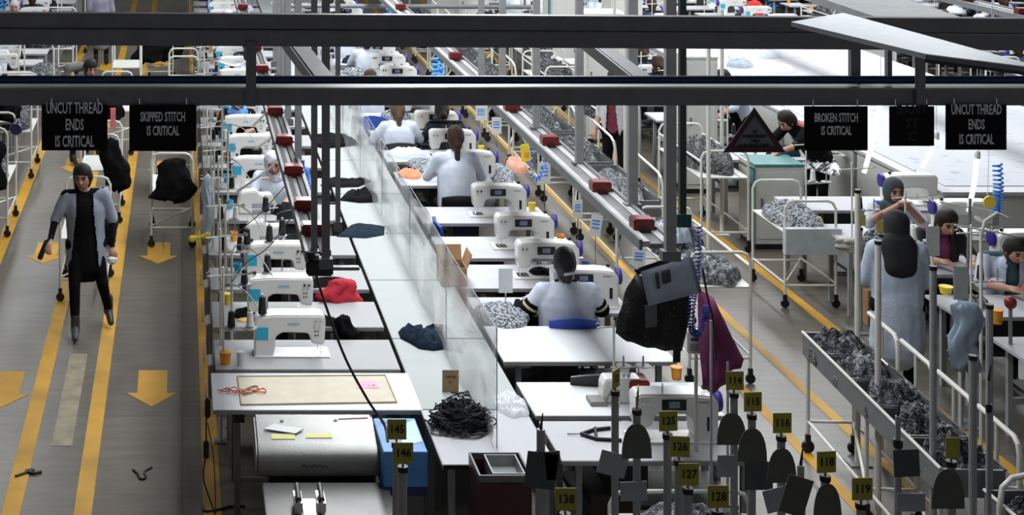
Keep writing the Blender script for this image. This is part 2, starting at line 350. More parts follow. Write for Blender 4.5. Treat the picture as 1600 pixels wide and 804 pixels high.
# ------------------------------------------------------------ large structure
def floor_mat():
    m = bpy.data.materials.new('polished_concrete'); m.use_nodes = True; nt = m.node_tree; b = nt.nodes['Principled BSDF']; L = nt.links.new
    tc = nt.nodes.new('ShaderNodeTexCoord'); mp = nt.nodes.new('ShaderNodeMapping'); mp.inputs['Scale'].default_value = (1, .45, 1); L(tc.outputs['Object'], mp.inputs['Vector'])
    def N(sc, de, src): n = nt.nodes.new('ShaderNodeTexNoise'); n.inputs['Scale'].default_value = sc; n.inputs['Detail'].default_value = de; L(src, n.inputs['Vector']); return n
    a = N(1.3, 6, mp.outputs[0]); c = N(.5, 3, tc.outputs['Object'])
    mp2 = nt.nodes.new('ShaderNodeMapping'); mp2.inputs['Scale'].default_value = (1, 5, 1); L(tc.outputs['Object'], mp2.inputs['Vector']); d = N(2.2, 5, mp2.outputs[0])
    r = nt.nodes.new('ShaderNodeValToRGB'); e = r.color_ramp.elements; e[0].position = .32; e[0].color = (.085, .072, .058, 1); e[1].position = .68; e[1].color = (.165, .145, .118, 1)
    mx = nt.nodes.new('ShaderNodeMath'); mx.operation = 'MULTIPLY_ADD'; mx.inputs[1].default_value = .5; L(a.outputs['Fac'], mx.inputs[0])
    m2 = nt.nodes.new('ShaderNodeMath'); m2.operation = 'MULTIPLY'; m2.inputs[1].default_value = .5; L(d.outputs['Fac'], m2.inputs[0]); L(m2.outputs[0], mx.inputs[2])
    L(mx.outputs[0], r.inputs['Fac'])
    br = nt.nodes.new('ShaderNodeTexBrick'); br.offset = 0; br.inputs['Scale'].default_value = 1; br.inputs['Brick Width'].default_value = 2.6; br.inputs['Row Height'].default_value = 3.1; br.inputs['Mortar Size'].default_value = .012
    br.inputs['Color1'].default_value = (1, 1, 1, 1); br.inputs['Color2'].default_value = (.78, .78, .78, 1); br.inputs['Mortar'].default_value = (.55, .55, .55, 1); L(tc.outputs['Object'], br.inputs['Vector'])
    mm = nt.nodes.new('ShaderNodeMixRGB'); mm.blend_type = 'MULTIPLY'; mm.inputs[0].default_value = .8; L(r.outputs[0], mm.inputs[1]); L(br.outputs['Color'], mm.inputs[2]); L(mm.outputs[0], b.inputs['Base Color'])
    rr = nt.nodes.new('ShaderNodeMapRange'); rr.inputs['To Min'].default_value = .25; rr.inputs['To Max'].default_value = .5; L(c.outputs['Fac'], rr.inputs['Value']); L(rr.outputs[0], b.inputs['Roughness'])
    return m
fl = struct(box('floor', -9, 27, -1, 46, -.2, 0, floor_mat()))
YLINE = mat('worn_yellow_floor_paint', (.46, .235, .008), .6, var=.22, scale=2.2)
YOLD = mat('faded_yellow_floor_paint', (.20, .165, .09), .6, var=.25, scale=5)
def stripe(x, wd, y0=7, y1=45, m=YLINE): return box('painted_line', x-wd/2, x+wd/2, y0, y1, 0, .003, m, fl)
for x, wd in ((-2.02, .13), (-1.19, .13), (-.69, .125), (.215, .125), (4.74, .09), (5.26, .09), (6.15, .10), (12.3, .1), (13.6, .1)): stripe(x, wd)
def arrow(x, y, L=.82, wd=.15, hw=.27, m=YLINE):
    g = G(); g.prism([(x-wd, y+L/2), (x+wd, y+L/2), (x+wd, y-L/2+.30), (x+hw, y-L/2+.30), (x, y-L/2), (x-hw, y-L/2+.30), (x-wd, y-L/2+.30)], 0, .0032, 'z')
    o = g.obj('direction_arrow', m, fl, 0); return o
for px, py in ((238, 606), (248, 395), (254, 262), (255, 205), (252, 100), (8, 608), (72, 395), (116, 258), (135, 205), (166, 105)):
    p = at(px, py); arrow(p.x, p.y, wd=.125, hw=.215)
g = G(); a = at(112, 612); g.box(a.x-.08, a.x+.08, a.y-1.1, a.y+.9, 0, .0025); g.obj('worn_line', mat('ghost_of_old_line', (.22, .19, .12), .6, var=.3, scale=6), fl)
WALLM = mat('painted_wall', (.55, .56, .55), .8)
struct(box('wall_back', -9, 27, 45.8, 46, 0, 6.2, WALLM)); struct(box('wall_left', -9.2, -9, -1, 46, 0, 6.2, WALLM)); struct(box('wall_right', 27, 27.2, -1, 46, 0, 6.2, WALLM))
struct(box('ceiling', -9, 27, -1, 46, 6.2, 6.4, mat('ceiling_panel', (.4, .4, .4), .8)))

# ------------------------------------------------------------ overhead steelwork in front (about 7 m away)
DB = 7.0; S = F/DB
def zz(py, d=DB): return H-(py-VY)*d/F
def xx(px, d=DB): return (px-VX)*d/F
def ibeam(name, x0, x1, y, z0, z1, dep, m, par=None, drop=0):
    t = .012; h = z1-z0; pr = [(y, z0), (y+dep, z0), (y+dep, z0+t), (y+dep/2+t/2, z0+t), (y+dep/2+t/2, z1-t), (y+dep, z1-t), (y+dep, z1), (y, z1), (y, z1-t), (y+dep/2-t/2, z1-t), (y+dep/2-t/2, z0+t), (y, z0+t)]
    return G().prism(pr, x0, x1, 'x').obj(name, m, par, 0)
fr = thing('overhead_frame', 'dark grey steel frame of two long beams and short hangers across the view', 'frame', (0, DB, 0))
def lx(px, d=DB): return xx(px, d)
tops = [box('beam', -6.0, 11.0, .0, .10, zz(76), zz(51), FRAMEM, fr, .004), box('beam', -6.0, 11.0, .02, .08, zz(50), zz(27), FRAMEM, fr, .004)]
for o in tops: o.rotation_euler = (0, R(.32), 0); o.location = (0, 0, .012)
box('beam', -6.0, 11.0, .0, .08, zz(165), zz(139), FRAMEM, fr, .004); box('beam_flange', -6.0, 11.0, -.006, .11, zz(140), zz(137), POSTM, fr)
for a, b in ((384, 400), (1428, 1443)): box('hanger', lx(a), lx(b), -.022, -.006, zz(165), zz(64), FRAMEM, fr, .003)
for a, b in ((1347, 1362), (1405, 1412)): box('hanger', lx(a), lx(b), .11, .15, zz(137), zz(60), FRAMEM, fr, .003)
pipe = G().tube([(-6.0, DB+.04, zz(126.5)), (11.0, DB+.04, zz(127.5))], .019, 12).obj('cable_conduit', mat('navy_pvc_conduit', (.006, .022, .075), .4)); tag(pipe, 'navy blue conduit running just above the lower dark beam', 'pipe')
for px in (500, 735, 1170): box('conduit_clip', lx(px-14), lx(px+14), DB-.0, DB+.08, zz(135), zz(118), FRAMEM, fr)
# diagonal braces behind the frame
def strut(name, a, b, wd, th, m, par):
    a = Vector(a); b = Vector(b); d = (b-a).normalized(); s_ = Vector((1, 0, 0)); s_ = (s_-d*s_.dot(d)).normalized()*wd/2; u = d.cross(s_).normalized()*th/2
    return G().hexa([a-s_-u, a+s_-u, a+s_+u, a-s_+u], [b-s_-u, b+s_-u, b+s_+u, b-s_+u]).obj(name, m, par, 0)
for nm, p0, p1, wd in (('left', (455, 60), (512, 134), .085), ('middle', (925, 66), (1012, 134), .08)):
    t = thing('diagonal_brace', 'dark sloping steel brace behind the beams, '+{'left': 'above the left table row', 'middle': 'right of the picture centre'}[nm], 'brace')
    strut('bar', pd(*p0, 8.2), pd(*p1, 7.15), wd, .05, DARKM, t); strut('edge_strip', pd(p0[0]-14, p0[1], 8.25), pd(p1[0]-16, p1[1], 7.2), .03, .06, LEGG, t)
# glass reflection put into a pale tray; dark tray at the top right
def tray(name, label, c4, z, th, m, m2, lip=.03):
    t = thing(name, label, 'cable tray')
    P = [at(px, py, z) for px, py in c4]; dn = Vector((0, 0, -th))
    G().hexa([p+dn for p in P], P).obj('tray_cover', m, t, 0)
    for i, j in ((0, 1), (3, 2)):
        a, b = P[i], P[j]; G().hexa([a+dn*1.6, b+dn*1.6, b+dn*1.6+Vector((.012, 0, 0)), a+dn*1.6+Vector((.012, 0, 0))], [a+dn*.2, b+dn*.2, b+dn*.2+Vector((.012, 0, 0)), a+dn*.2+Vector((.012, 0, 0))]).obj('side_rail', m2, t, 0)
tray('tray_or_reflection', 'pale blue-grey reflection built as a flat tray over the upper beam at top right', [(1446, 84), (1640, 108), (1318, 20), (1236, 34)], 3.99, .02, mat('pale_reflection_tone', (.80, .86, .95), .3, .1, var=.04), mat('dark_navy_metal', (.02, .035, .055), .4))
tray('tray_or_reflection', 'dark grey sloping tray in the top right corner beyond the pale tray', [(1420, 44), (1560, 46), (1380, -14), (1250, -14)], 3.7, .05, GREYM, DARKM)

# ------------------------------------------------------------ signs hanging from the lower beam
SIGN = mat('black_sign_board', (.003, .003, .0035), .6, spec=.15); SLET = mat('grey_lettering', (.85, .85, .87), .6)
def sign(px0, px1, py0, py1, lines, label, size, m=SLET, sx=.47):
    d = DB-.03; x0, x1, z1, z0 = xx(px0, d), xx(px1, d), zz(py0, d), zz(py1, d)
    t = thing('hanging_sign', label, 'sign', ((x0+x1)/2, d, z0)); hw = (x1-x0)/2; h = z1-z0
    box('board', -hw, hw, 0, .006, 0, h, SIGN, t, .001)
    for s_ in (-1, 1): G().tube([(s_*hw*.7, .008, h-.02), (s_*hw*.7, .008, h+.03)], .003).obj('hook', CHROME, t)
    text('lettering', lines, size, m, t, (0, -.0012, h*.5+(.012 if len(lines) == 3 else .018)), sx, 1.05, bold=.0012)
    return t
sign(65, 168, 164, 235, ['UNCUT THREAD', 'ENDS', 'IS CRITICAL'], 'black sign reading UNCUT THREAD ENDS IS CRITICAL at far left', .072)
sign(202, 307, 164, 236, ['SKIPPED STITCH', 'IS CRITICAL'], 'black sign reading SKIPPED STITCH IS CRITICAL', .060)
sign(1257, 1356, 166, 235, ['BROKEN STITCH', 'IS CRITICAL'], 'black sign reading BROKEN STITCH IS CRITICAL', .056)
sign(1390, 1460, 166, 228, ['BANT', 'ST', 'C'], 'small black sign with faint dark lettering BANT', .058, mat('faint_lettering', (.012, .012, .013), .6), .95)
sign(1478, 1573, 164, 234, ['UNCUT THREAD', 'ENDS', 'IS CRITICAL'], 'black sign reading UNCUT THREAD ENDS IS CRITICAL at far right', .064)
d = DB-.03; t = thing('warning_triangle', 'dark red triangular warning sign with grey centre hanging from the beam', 'sign', (xx(1179, d), d, zz(238, d)))
hw = 49*d/F; h = 70*d/F
G().prism([(-hw, 0), (hw, 0), (0, h)], 0, .006).obj('board', mat('dark_red_sign_border', (.055, .004, .008), .5), t, 0)
G().prism([(-hw*.64, h*.155), (hw*.64, h*.155), (0, h*.82)], -.0015, .0).obj('panel', mat('grey_sign_face', (.16, .17, .19), .6), t, 0)
text('lettering', ['UP', 'IN MACHINERY', 'TABLE', 'PLAN NOTICE MEC'], .0205, TAGINK, t, (0, -.003, h*.31), .78, 1.0, bold=.0006)

# ------------------------------------------------------------ suspended power rails with socket boxes
def rail(x, z, y0, y1, boxes, label, wd=.17, sm=None):
    t = thing('power_rail', label, 'power rail', (x, y0, z))
    L = y1-y0
    for s_, m in ((-1, CREAM), (1, CREAM)): box('rail_strip', s_*wd*.36-.022, s_*wd*.36+.022, 0, L, 0, .035, sm or mat('pale_rail_aluminium', (.36, .36, .35), .5, .2), t)
    box('rail_channel', -wd*.25, wd*.25, .002, L-.002, -.01, .02, DARKM, t); box('rail_edge', wd*.5, wd*.5+.025, 0, L, -.02, .05, DARKM, t); box('rail_edge', -wd*.5-.02, -wd*.5, 0, L, -.02, .045, GREYM, t)
    for dd in boxes:
        b = box('socket_box', -.066, .066, dd-y0-.06, dd-y0+.06, -.035, .105, RED, t, .008); box('socket_face', -.035, .035, dd-y0-.064, dd-y0-.058, .0, .06, mat('dark_socket', (.04, .003, .005), .3), b)
        box('cable_gland', .06, .085, dd-y0-.03, dd-y0+.03, .0, .05, BLACK, b)
    return t
rail(2.92, 2.2, 9.45, 38, [9.75, 10.72, 12.2, 13.6, 16.4, 17.6, 19, 20.5, 22, 24, 26, 28, 30], 'pair of pale suspended power rails with dark red boxes over the right-hand tables')
rail(.815, 2.2, 9.2, 38, [9.62, 10.22, 11.2, 12.22, 13.4, 14.3, 15.6, 17, 18.6, 20.5, 22.5, 25, 28], 'suspended power rail with dark red boxes over the left table row', .11, mat('dull_rail_strip', (.035, .032, .03), .6, spec=.2))
rail(9.3, 2.6, 13, 38, [13.6, 14.6, 15.8, 17, 18.2, 19.4, 20.6, 21.8, 23, 24.4, 26, 28, 30, 32], 'pale suspended power rail over the right part of the hall behind the signs', .2)
rail(14.2, 2.6, 18, 38, [20, 21.5, 23, 24.5, 26, 28, 30, 32, 34], 'farthest right suspended power rail with dark red boxes', .2)
rail(6.6, 2.5, 24, 38, [25, 26, 27, 28, 29.5, 31, 33], 'suspended power rail seen above the upper beam right of centre', .18)
def hpost(x, y, z, wd, label, m=POSTM):
    t = thing('suspension_post', label, 'post', (x, y, z)); box('tube', -wd/2, wd/2, -.025, .025, 0, 6.2-z, m, t); box('foot_bracket', -wd*.9, wd*.9, -.035, .035, -.03, .03, DARKM, t); return t
for k, (px, pb) in enumerate(((1047, 402), (988, 328), (905, 262), (838, 206), (785, 160), (752, 130))):
    d = F*2.68/(pb-VY); hpost(xx(px, d), d, 2.215, .062 if k < 2 else .055, 'grey vertical post holding the right power rail, %s from the front' % ORD[k], POSTM)
for k, (px, pb, wd) in enumerate(((509, 410, .045), (491, 398, .035), (528, 352, .028), (466, 255, .05), (450, 190, .05), (443, 150, .05), (436, 120, .05), (430, 100, .05))):
    d = F*2.68/(pb-VY); hpost(xx(px, d), d, 2.2, wd, 'dark vertical post above the left power rail, %s from the front' % ORD[k], POSTM if k > 2 else FRAMEM)
t = thing('suspension_post', 'thin green-black post hanging beside the grey right-hand post', 'post', (xx(1066, 9.6), 9.6, zz(345, 9.6)))
box('tube', -.02, .02, -.02, .02, 0, 6.2-zz(345, 9.6), mat('green_black_steel', (.012, .022, .018), .4), t); box('foot_bracket', -.045, .045, -.04, .04, -.03, .05, mat('dark_teal_plastic', (.01, .04, .04), .4), t)
# crossing strut far behind (top)
t = thing('cross_tube', 'thin grey tube crossing between the far posts near the top', 'tube', (0, 24, 0)); G().tube([(xx(450, 24), 0, zz(9, 24)), (xx(830, 24), 0, zz(11, 24))], .035, 8).obj('tube', GREYM, t); [G().tube([(xx(q, 24), 0, zz(10, 24)), (xx(q, 24), 0, 6.19)], .02).obj('hanger_rod', GREYM, t) for q in (460, 640, 820)]
# mounting at the end of the left rail
t = thing('rail_end_clamp', 'black clamp at the front end of the left power rail', 'clamp', (xx(560, 9.3), 9.25, 2.14))
box('jaw', -.32, -.16, -.04, .04, -.05, .04, BLACK, t, .01); box('arm', -.20, .0, -.02, .03, -.02, .0, GREYM, t, .004)
# cords
CORDB = mat('black_rubber_cord', (.006, .006, .006), .5); CORDW = mat('white_cord', (.82, .82, .80), .45)
def cord(label, pts, r, m, name='hanging_cable', n=8):
    o = G().tube(curve(pts, n), r, 6).obj(name, m); return tag(o, label, 'cord')
cord('long black power cord drooping from the left rail across the kraft board', [pd(488, 372, 9.55), pd(492, 420, 9.6), pd(510, 480, 9.75), pd(540, 560, 9.9), pd(575, 625, 9.95), pd(600, 662, 9.9), pd(606, 690, 9.8)], .009, CORDB)
cord('white cord drooping from the right rail end beside the dark hanging folder', [pd(968, 350, 10), pd(966, 380, 10.1), pd(975, 405, 10.2), pd(992, 420, 10.3)], .008, CORDW)
cord('short white cord loop hanging at the black clamp', [pd(488, 378, 9.6), pd(492, 400, 9.6), pd(497, 414, 9.55), pd(500, 405, 9.5)], .007, CORDW)
for k, (a, b, c_, lab) in enumerate((((440, 242), (415, 268), (370, 300), 'white cord slanting down from the second red box of the left rail'), ((434, 205), (424, 214), (400, 232), 'short white cord beside the masked woman with a scarf'), ((424, 168), (410, 182), (396, 196), 'upper short white cord under the lower beam on the left'), ((400, 75), (375, 102), (335, 95), 'white cord seen in the gap between the beams on the left'))):
    dd = [13.5, 14.5, 16, 22][k]; cord(lab, [pd(*a, dd), pd(*b, dd+.1), pd(*c_, dd+.2)], .010+.002*k, CORDW)
cord('thin grey wire slanting from the rail to the front thread stand', [pd(462, 330, 11), pd(420, 385, 11.3), pd(385, 410, 11.5), pd(362, 440, 11.6)], .004, mat('grey_wire', (.1, .1, .1), .4), 'wire')
cord('thin grey wire above the blue sticker machines', [pd(450, 285, 12.4), pd(410, 330, 12.6), pd(372, 362, 12.8)], .004, MATS['grey_wire'], 'wire')
for k, (a, b, dd, lab) in enumerate((((1376, 160), (1350, 270), 15, 'white tube with painted glow slanting beside the small black sign, left'), ((1463, 215), (1440, 262), 15.5, 'short white tube slanting under the small black sign'), ((1527, 245), (1513, 330), 15, 'long white tube slanting above the man bent over at right'))):
    t = thing('white_glow_tube', lab, 'tube', (0, 0, 0)); G().tube(curve([pd(*a, dd), pd((a[0]+b[0])/2+2, (a[1]+b[1])/2, dd), pd(*b, dd)]), .024, 8).obj('tube', mat('glow_painted_tube', (.95, .96, 1), .3, emit=.9, var=0), t)  # no lamp: the bright streak's glow is put into the tube material
    c_ = pd(*a, dd); G().cap(c_, c_+Vector((0, 0, .04)), .028, .028).obj('end_cap', CORDW, t); G().tube([c_, Vector((c_.x, c_.y, 6.19))], .003).obj('suspension_wire', CORDW, t)
# ------------------------------------------------------------ prototypes of the sewing hall
TT = .72+.03                                   # table-top height
def proto_table(x0, x1, dep, label, loc, dark=True, edge=True, top=WHITE):
    w_ = x1-x0; t = thing('sewing_table', label, 'table', loc)
    box('tabletop', 0, w_, 0, dep, TT-.028, TT, top, t, .004)
    if edge: box('edge_band', .003, w_-.003, -.004, .0, TT-.030, TT-.002, EDGE, t)
    for x in (.12, w_-.12):
        for y in (.07, dep-.07): box('leg', x-.02, x+.02, y-.02, y+.02, 0, TT-.03, LEGG, t)
    box('crossbar', .14, w_-.14, dep-.09, dep-.06, .25, .30, LEGG, t)
    if x0 < 1: box('switch_box', -.05, .0, .25, .5, TT-.32, TT-.06, LEGG, t, .008); G().tube(arc((-.07, .2, TT-.25), .09, 0, 2*PI, 18, 'yz'), .005).obj('cable_loop', TUBEW, t)
    if dark:
        box('motor_box', w_*.25, w_*.45, .12, dep-.1, TT-.26, TT-.03, BLACK, t, .01); box('gap_darkening_tray', .14, w_-.14, .10, dep-.02, TT-.36, TT-.33, BLACK, t)  # wide black tray added to darken the gap below the tabletop
        box('foot_pedal', w_*.5, w_*.68, .1, .35, .06, .08, BLACK, t)
    return t
def rp(pts, r, n=3):
    out = []
    for i, p in enumerate(pts):
        a = Vector(pts[i-1]); b = Vector(p); c = Vector(pts[(i+1) % len(pts)]); ra = min(r, (a-b).length/2.1, (c-b).length/2.1)
        p0 = b+(a-b).normalized()*ra; p2 = b+(c-b).normalized()*ra
        for k in range(n+1): t = k/n; q = p0*(1-t)**2+b*2*t*(1-t)+p2*t*t; out.append((q.x, q.y))
    return out
def proto_machine(kind, label, loc):
    """arm runs from the pillar (x=0) to the needle head (x=.52); operator side faces -y"""
    t = thing('sewing_machine', label, 'sewing machine', loc); D = .085
    prof = rp([(-.01, .0), (.13, 0), (.145, .05), (.15, .15), (.20, .185), (.40, .180), (.425, .10), (.52, .09), (.53, .29), (.50, .315), (.15, .315), (.02, .30), (-.015, .26)], .022)
    G().prism(prof, -D, D).obj('arm', MACH, t, 40, .012)
    box('bed', -.01, .56, -.105, .105, 0, .012, MACH, t, .003); box('throat_plate', .42, .52, -.06, .06, .012, .014, CHROME, t)
    G().tube([(.475, -.01, .10), (.475, -.01, .035)], .006).obj('needle_bar', CHROME, t); G().tube([(.50, .012, .11), (.50, .012, .03), (.50, -.03, .016)], .005).obj('presser_foot', CHROME, t)
    o = G().lathe([(.02, 0), (.068, 0), (.072, .012), (.068, .03), (.03, .035)], 18, (0, 0, 0), Matrix.Rotation(R(-90), 4, 'Y')).obj('handwheel', PURP, t); o.location = (-.018, 0, .245)
    for x in (.455, .49): G().tube([(x, -D-.004, .27), (x, -D-.022, .265)], .012, 10).obj('tension_knob', CHROME, t)
    G().tube([(.33, 0, .31), (.33, 0, .36)], .005).obj('thread_guide', CHROME, t)
    G().tube([(.05, .02, .315), (.05, .02, .34)], .016, 10).obj('oil_cap', BLACK, t)
    if kind == 'panel':
        box('display_panel', .20, .36, -D-.006, -D, .215, .285, BLACK, t, .004); box('screen', .245, .315, -D-.008, -D-.0055, .23, .272, mat('lcd_screen', (.22, .27, .38), .3), t)
        box('badge', .05, .12, -D-.002, -D, .262, .272, LEGG, t); box('switch_panel', .04, .065, -D-.003, -D, .08, .17, BLACK, t)
    else:
        box('sticker', -.0, .095, -D-.003, -D, .13, .225, CYAN, t); box('badge', .24, .33, -D-.002, -D, .24, .26, mat('pale_blue_badge', (.35, .55, .62), .4), t)
        for i in range(4): box('button', .445+.02*(i % 2), .455+.02*(i % 2), -D-.004, -D, .16+.03*(i//2), .17+.03*(i//2), BLACK, t)
    return t
def mirror_tree(root, label, loc):
    r = root.copy(); C.objects.link(r); r.location = loc; r['label'] = label
    for ch in root.children:
        c = ch.copy(); c.data = ch.data.copy(); C.objects.link(c); c.parent = r; me = c.data
        bm = bmesh.new(); bm.from_mesh(me)
        for v in bm.verts: v.co.x = -v.co.x
        bmesh.ops.reverse_faces(bm, faces=bm.faces); bm.to_mesh(me); bm.free(); c.location.x = -c.location.x
        if 'handwheel' in c.name: c.rotation_euler = (0, 0, 0)
    return r
def proto_chair(label, loc, seat=BLUEP, rz=0):
    t = thing('work_chair', label, 'chair', loc, rz)
    box('seat', -.20, .20, -.20, .20, .43, .465, seat, t, .015)
    g = G(); n = 9; vs = []
    for k in range(n):
        a = -1+2*k/(n-1)
        for (dz, dy) in ((.60, 0), (.84-.03*a*a, .05), (.84-.03*a*a, .075), (.60, .025)): vs.append((.2*a, .2-.04*a*a+dy, dz))
    g.add(vs, [(i*4+j, i*4+(j+1) % 4, (i+1)*4+(j+1) % 4, (i+1)*4+j) for i in range(n-1) for j in range(4)]+[(3, 2, 1, 0), (n*4-4, n*4-3, n*4-2, n*4-1)]); g.obj('backrest', seat, t, 50)
    for s_ in (-1, 1): G().tube([(s_*.15, .17, .44), (s_*.15, .19, .70)], .012).obj('back_post', DARKM, t)
    for sx in (-1, 1):
        for sy in (-1, 1): G().tube([(sx*.15, sy*.15, .43), (sx*.19, sy*.19, 0)], .013).obj('leg', DARKM, t)
    return t
def proto_stand(label, loc, h=.55):
    """thread stand: white uprights with cross arms, discs and hooks"""
    t = thing('thread_stand', label, 'thread stand', loc)
    G().tube([(0, 0, 0), (0, 0, h)], .009, 8).obj('pole', TUBEW, t); G().tube([(-.12, 0, h*.9), (.22, 0, h*.93)], .006).obj('upper_arm', TUBEW, t); G().tube([(-.02, -.03, h*.35), (.24, -.03, h*.37)], .007).obj('lower_arm', TUBEW, t)
    for x in (.06, .20): G().lathe([(.005, h*.37), (.055, h*.375), (.055, h*.385), (.008, h*.39), (.006, h*.52)], 14, (x, -.03, 0)).obj('spool_disc', LEGG, t)
    for x in (-.11, .1, .21): G().tube(arc((x, 0, h*.9+.02), .015, -PI/2, PI, 8), .003).obj('guide_hook', CHROME, t)
    return t
def cone_mesh(label, loc, m, h=.14, r=.034, name='thread_cone'):
    t = thing(name, label, 'thread cone', loc); G().lathe([(r*.55, 0), (r, .006), (r*.72, h*.92), (r*.35, h*.95)], 14).obj('thread', m, t); G().lathe([(r*.3, h*.95), (r*.32, h*1.08), (r*.2, h*1.08)], 10).obj('core', KRAFT, t); return t
def caster(parent, x, y, r=.04):
    c = G(); c.lathe([(.006, -.014), (r, -.014), (r+.004, 0), (r, .014), (.006, .014)], 14, (0, 0, 0), Matrix.Rotation(R(90), 4, 'X')); o = c.obj('caster', BLACK, parent); o.location = (x, y, r+.004)
    box('caster_fork', -.018, .018, -.02, .02, r*.3, r+.05, BLACK, o, .004)
def proto_cart(label, loc, w_=.5, L=.7, h=.95, hoop=True, rz=0, shelf=.62):
    t = thing('garment_cart', label, 'cart', loc, rz)
    for y in (0, L):
        g = [(0, y, .09), (0, y, h-.08), (.03, y, h-.02), (.08, y, h), (w_-.08, y, h), (w_-.03, y, h-.02), (w_, y, h-.08), (w_, y, .09)]
        G().tube(g, .014, 8).obj('end_hoop', TUBEW, t)
        G().tube([(0, y, .22), (w_, y, .22)], .012).obj('lower_rung', TUBEW, t)
    for x in (0, w_): G().tube([(x, 0, .24), (x, L, .24)], .011).obj('side_rung', TUBEW, t); G().tube([(x, 0, shelf), (x, L, shelf)], .011).obj('side_rung', TUBEW, t)
    box('shelf', .0, w_, .0, L, shelf-.006, shelf+.006, CREAM, t)
    G().tube([(0, 0, .24), (w_, L, .24)], .009).obj('brace', TUBEW, t)
    for x in (0, w_):
        for y in (0, L): caster(t, x, y)
    return t

# ------------------------------------------------------------ left row, right row: tables with machines
LF = [11.37, 12.30, 13.27, 14.3, 15.5]+[16.65+1.15*k for k in range(18)]
LX0, LX1 = .25, 1.62
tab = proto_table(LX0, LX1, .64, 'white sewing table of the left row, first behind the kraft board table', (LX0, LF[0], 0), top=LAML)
for i, y in enumerate(LF[1:]): dup(tab, (LX0, y, 0), 0, 'white sewing table of the left row, %s behind the kraft board table' % ORD[i+1], 'left row sewing tables')
tab['group'] = 'left row sewing tables'
lm = proto_machine('sticker', 'cream sewing machine with cyan sticker, nearest in the left row', (.56, LF[0]+.34, TT)); lm['group'] = 'left row sewing machines'
for i, y in enumerate(LF[1:]):
    dup(lm, (.56+rnd.uniform(-.03, .03), y+.34, TT), rnd.uniform(-.03, .03), 'cream sewing machine of the left row, %s from the front' % ORD[i+1]) if i not in (2, 3) else None
RF = [9.77, 10.5, 11.53, 12.64, 13.3, 14.2, 15.4]+[16.95+1.15*k for k in range(18)]
RD = [.64, .62, .80, .42, .70, .72, .64]+[.64]*18
names = ['right-hand table with the grey machine nearest the bottom edge', 'right-hand table carrying the red sewing head', 'bare white table directly behind the seated woman with dark cap', 'narrow table in front of the seated woman with dark cap']
RX0, RX1 = 2.42, 3.72
for i, y in enumerate(RF):
    lab = names[i] if i < 4 else 'white sewing table of the right row, %s beyond the seated woman with dark cap' % ORD[i-4]
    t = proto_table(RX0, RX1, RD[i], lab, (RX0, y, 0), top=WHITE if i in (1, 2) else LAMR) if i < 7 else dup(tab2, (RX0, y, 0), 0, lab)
    t['group'] = 'right row sewing tables'
    if i == 6: tab2 = t
rm0 = proto_machine('panel', 'proto', (0, 0, 0))
def rmach(label, loc, rz=0): r = mirror_tree(rm0, label, loc); r.rotation_euler = (0, 0, rz); r['group'] = 'right row sewing machines'; return r
rm = rmach('white sewing machine with dark display at the bottom, nearest in the right row', (3.50, RF[0]+.36, TT))
for i in (3, 4, 5, 6): dup(rm, ((3.62 if i == 3 else 3.50), RF[i]+RD[i]*.5, TT), 0, 'white sewing machine with display, '+{3: 'right beside the seated woman with dark cap', 4: 'just beyond the head of the seated woman with dark cap', 5: 'second beyond the seated woman with dark cap', 6: 'nearest the standing-height ponytail woman'}[i])
for i in range(7, len(RF)): dup(rm, (3.50, RF[i]+.32, TT), 0, 'white sewing machine of the right row, %s beyond the ponytail woman' % ORD[i-7])
for c in list(rm0.children): bpy.data.objects.remove(c)
bpy.data.objects.remove(rm0)
# long centre table in lengths, plus right leaf
segs = [9.72, 10.62, 12.05, 13.55, 15.05, 16.6, 18.2, 20, 22, 24, 26, 28, 30, 32, 34, 36]
cpr = None
for i in range(len(segs)-1):
    y0, y1 = segs[i], segs[i+1]-.012; t = thing('assembly_table', 'white laminate length of the long centre table, %s from the front' % ORD[i], 'table', (1.655, y0, 0), 0, 'lengths of the long centre table')
    top_z = TT-.002
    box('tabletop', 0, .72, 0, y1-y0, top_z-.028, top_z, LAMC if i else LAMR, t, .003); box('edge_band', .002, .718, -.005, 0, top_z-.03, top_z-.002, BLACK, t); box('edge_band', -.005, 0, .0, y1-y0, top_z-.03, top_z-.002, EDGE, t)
    for x in (.06, .66):
        for y in (.05, y1-y0-.05): box('leg', x-.02, x+.02, y-.02, y+.02, 0, top_z-.028, LEGG, t)
# transparent plastic partition
def film():
    m = bpy.data.materials.new('crinkled_clear_film'); m.use_nodes = True; nt = m.node_tree; b = nt.nodes['Principled BSDF']; L = nt.links.new
    b.inputs['Base Color'].default_value = (.74, .76, .77, 1); b.inputs['Roughness'].default_value = .18
    tc = nt.nodes.new('ShaderNodeTexCoord'); mp = nt.nodes.new('ShaderNodeMapping'); mp.inputs['Scale'].default_value = (1, .5, 2.2); mp.inputs['Rotation'].default_value = (.5, 0, 0); L(tc.outputs['Object'], mp.inputs[0])
    n = nt.nodes.new('ShaderNodeTexNoise'); n.inputs['Scale'].default_value = 1.6; n.inputs['Detail'].default_value = 6; L(mp.outputs[0], n.inputs['Vector'])
    r = nt.nodes.new('ShaderNodeMapRange'); r.inputs['From Min'].default_value = .35; r.inputs['From Max'].default_value = .68; r.inputs['To Min'].default_value = .42; r.inputs['To Max'].default_value = .92; L(n.outputs['Fac'], r.inputs['Value']); L(r.outputs[0], b.inputs['Alpha'])
    bp = nt.nodes.new('ShaderNodeBump'); bp.inputs['Strength'].default_value = .5; bp.inputs['Distance'].default_value = .05; L(n.outputs['Fac'], bp.inputs['Height']); L(bp.outputs['Normal'], b.inputs['Normal']); return m
FILM = film()
t = thing('plastic_partition', 'crinkled transparent plastic sheet standing along the long centre table', 'partition', (2.045, 9.98, TT))
ny, nz = 260, 9; vs = []
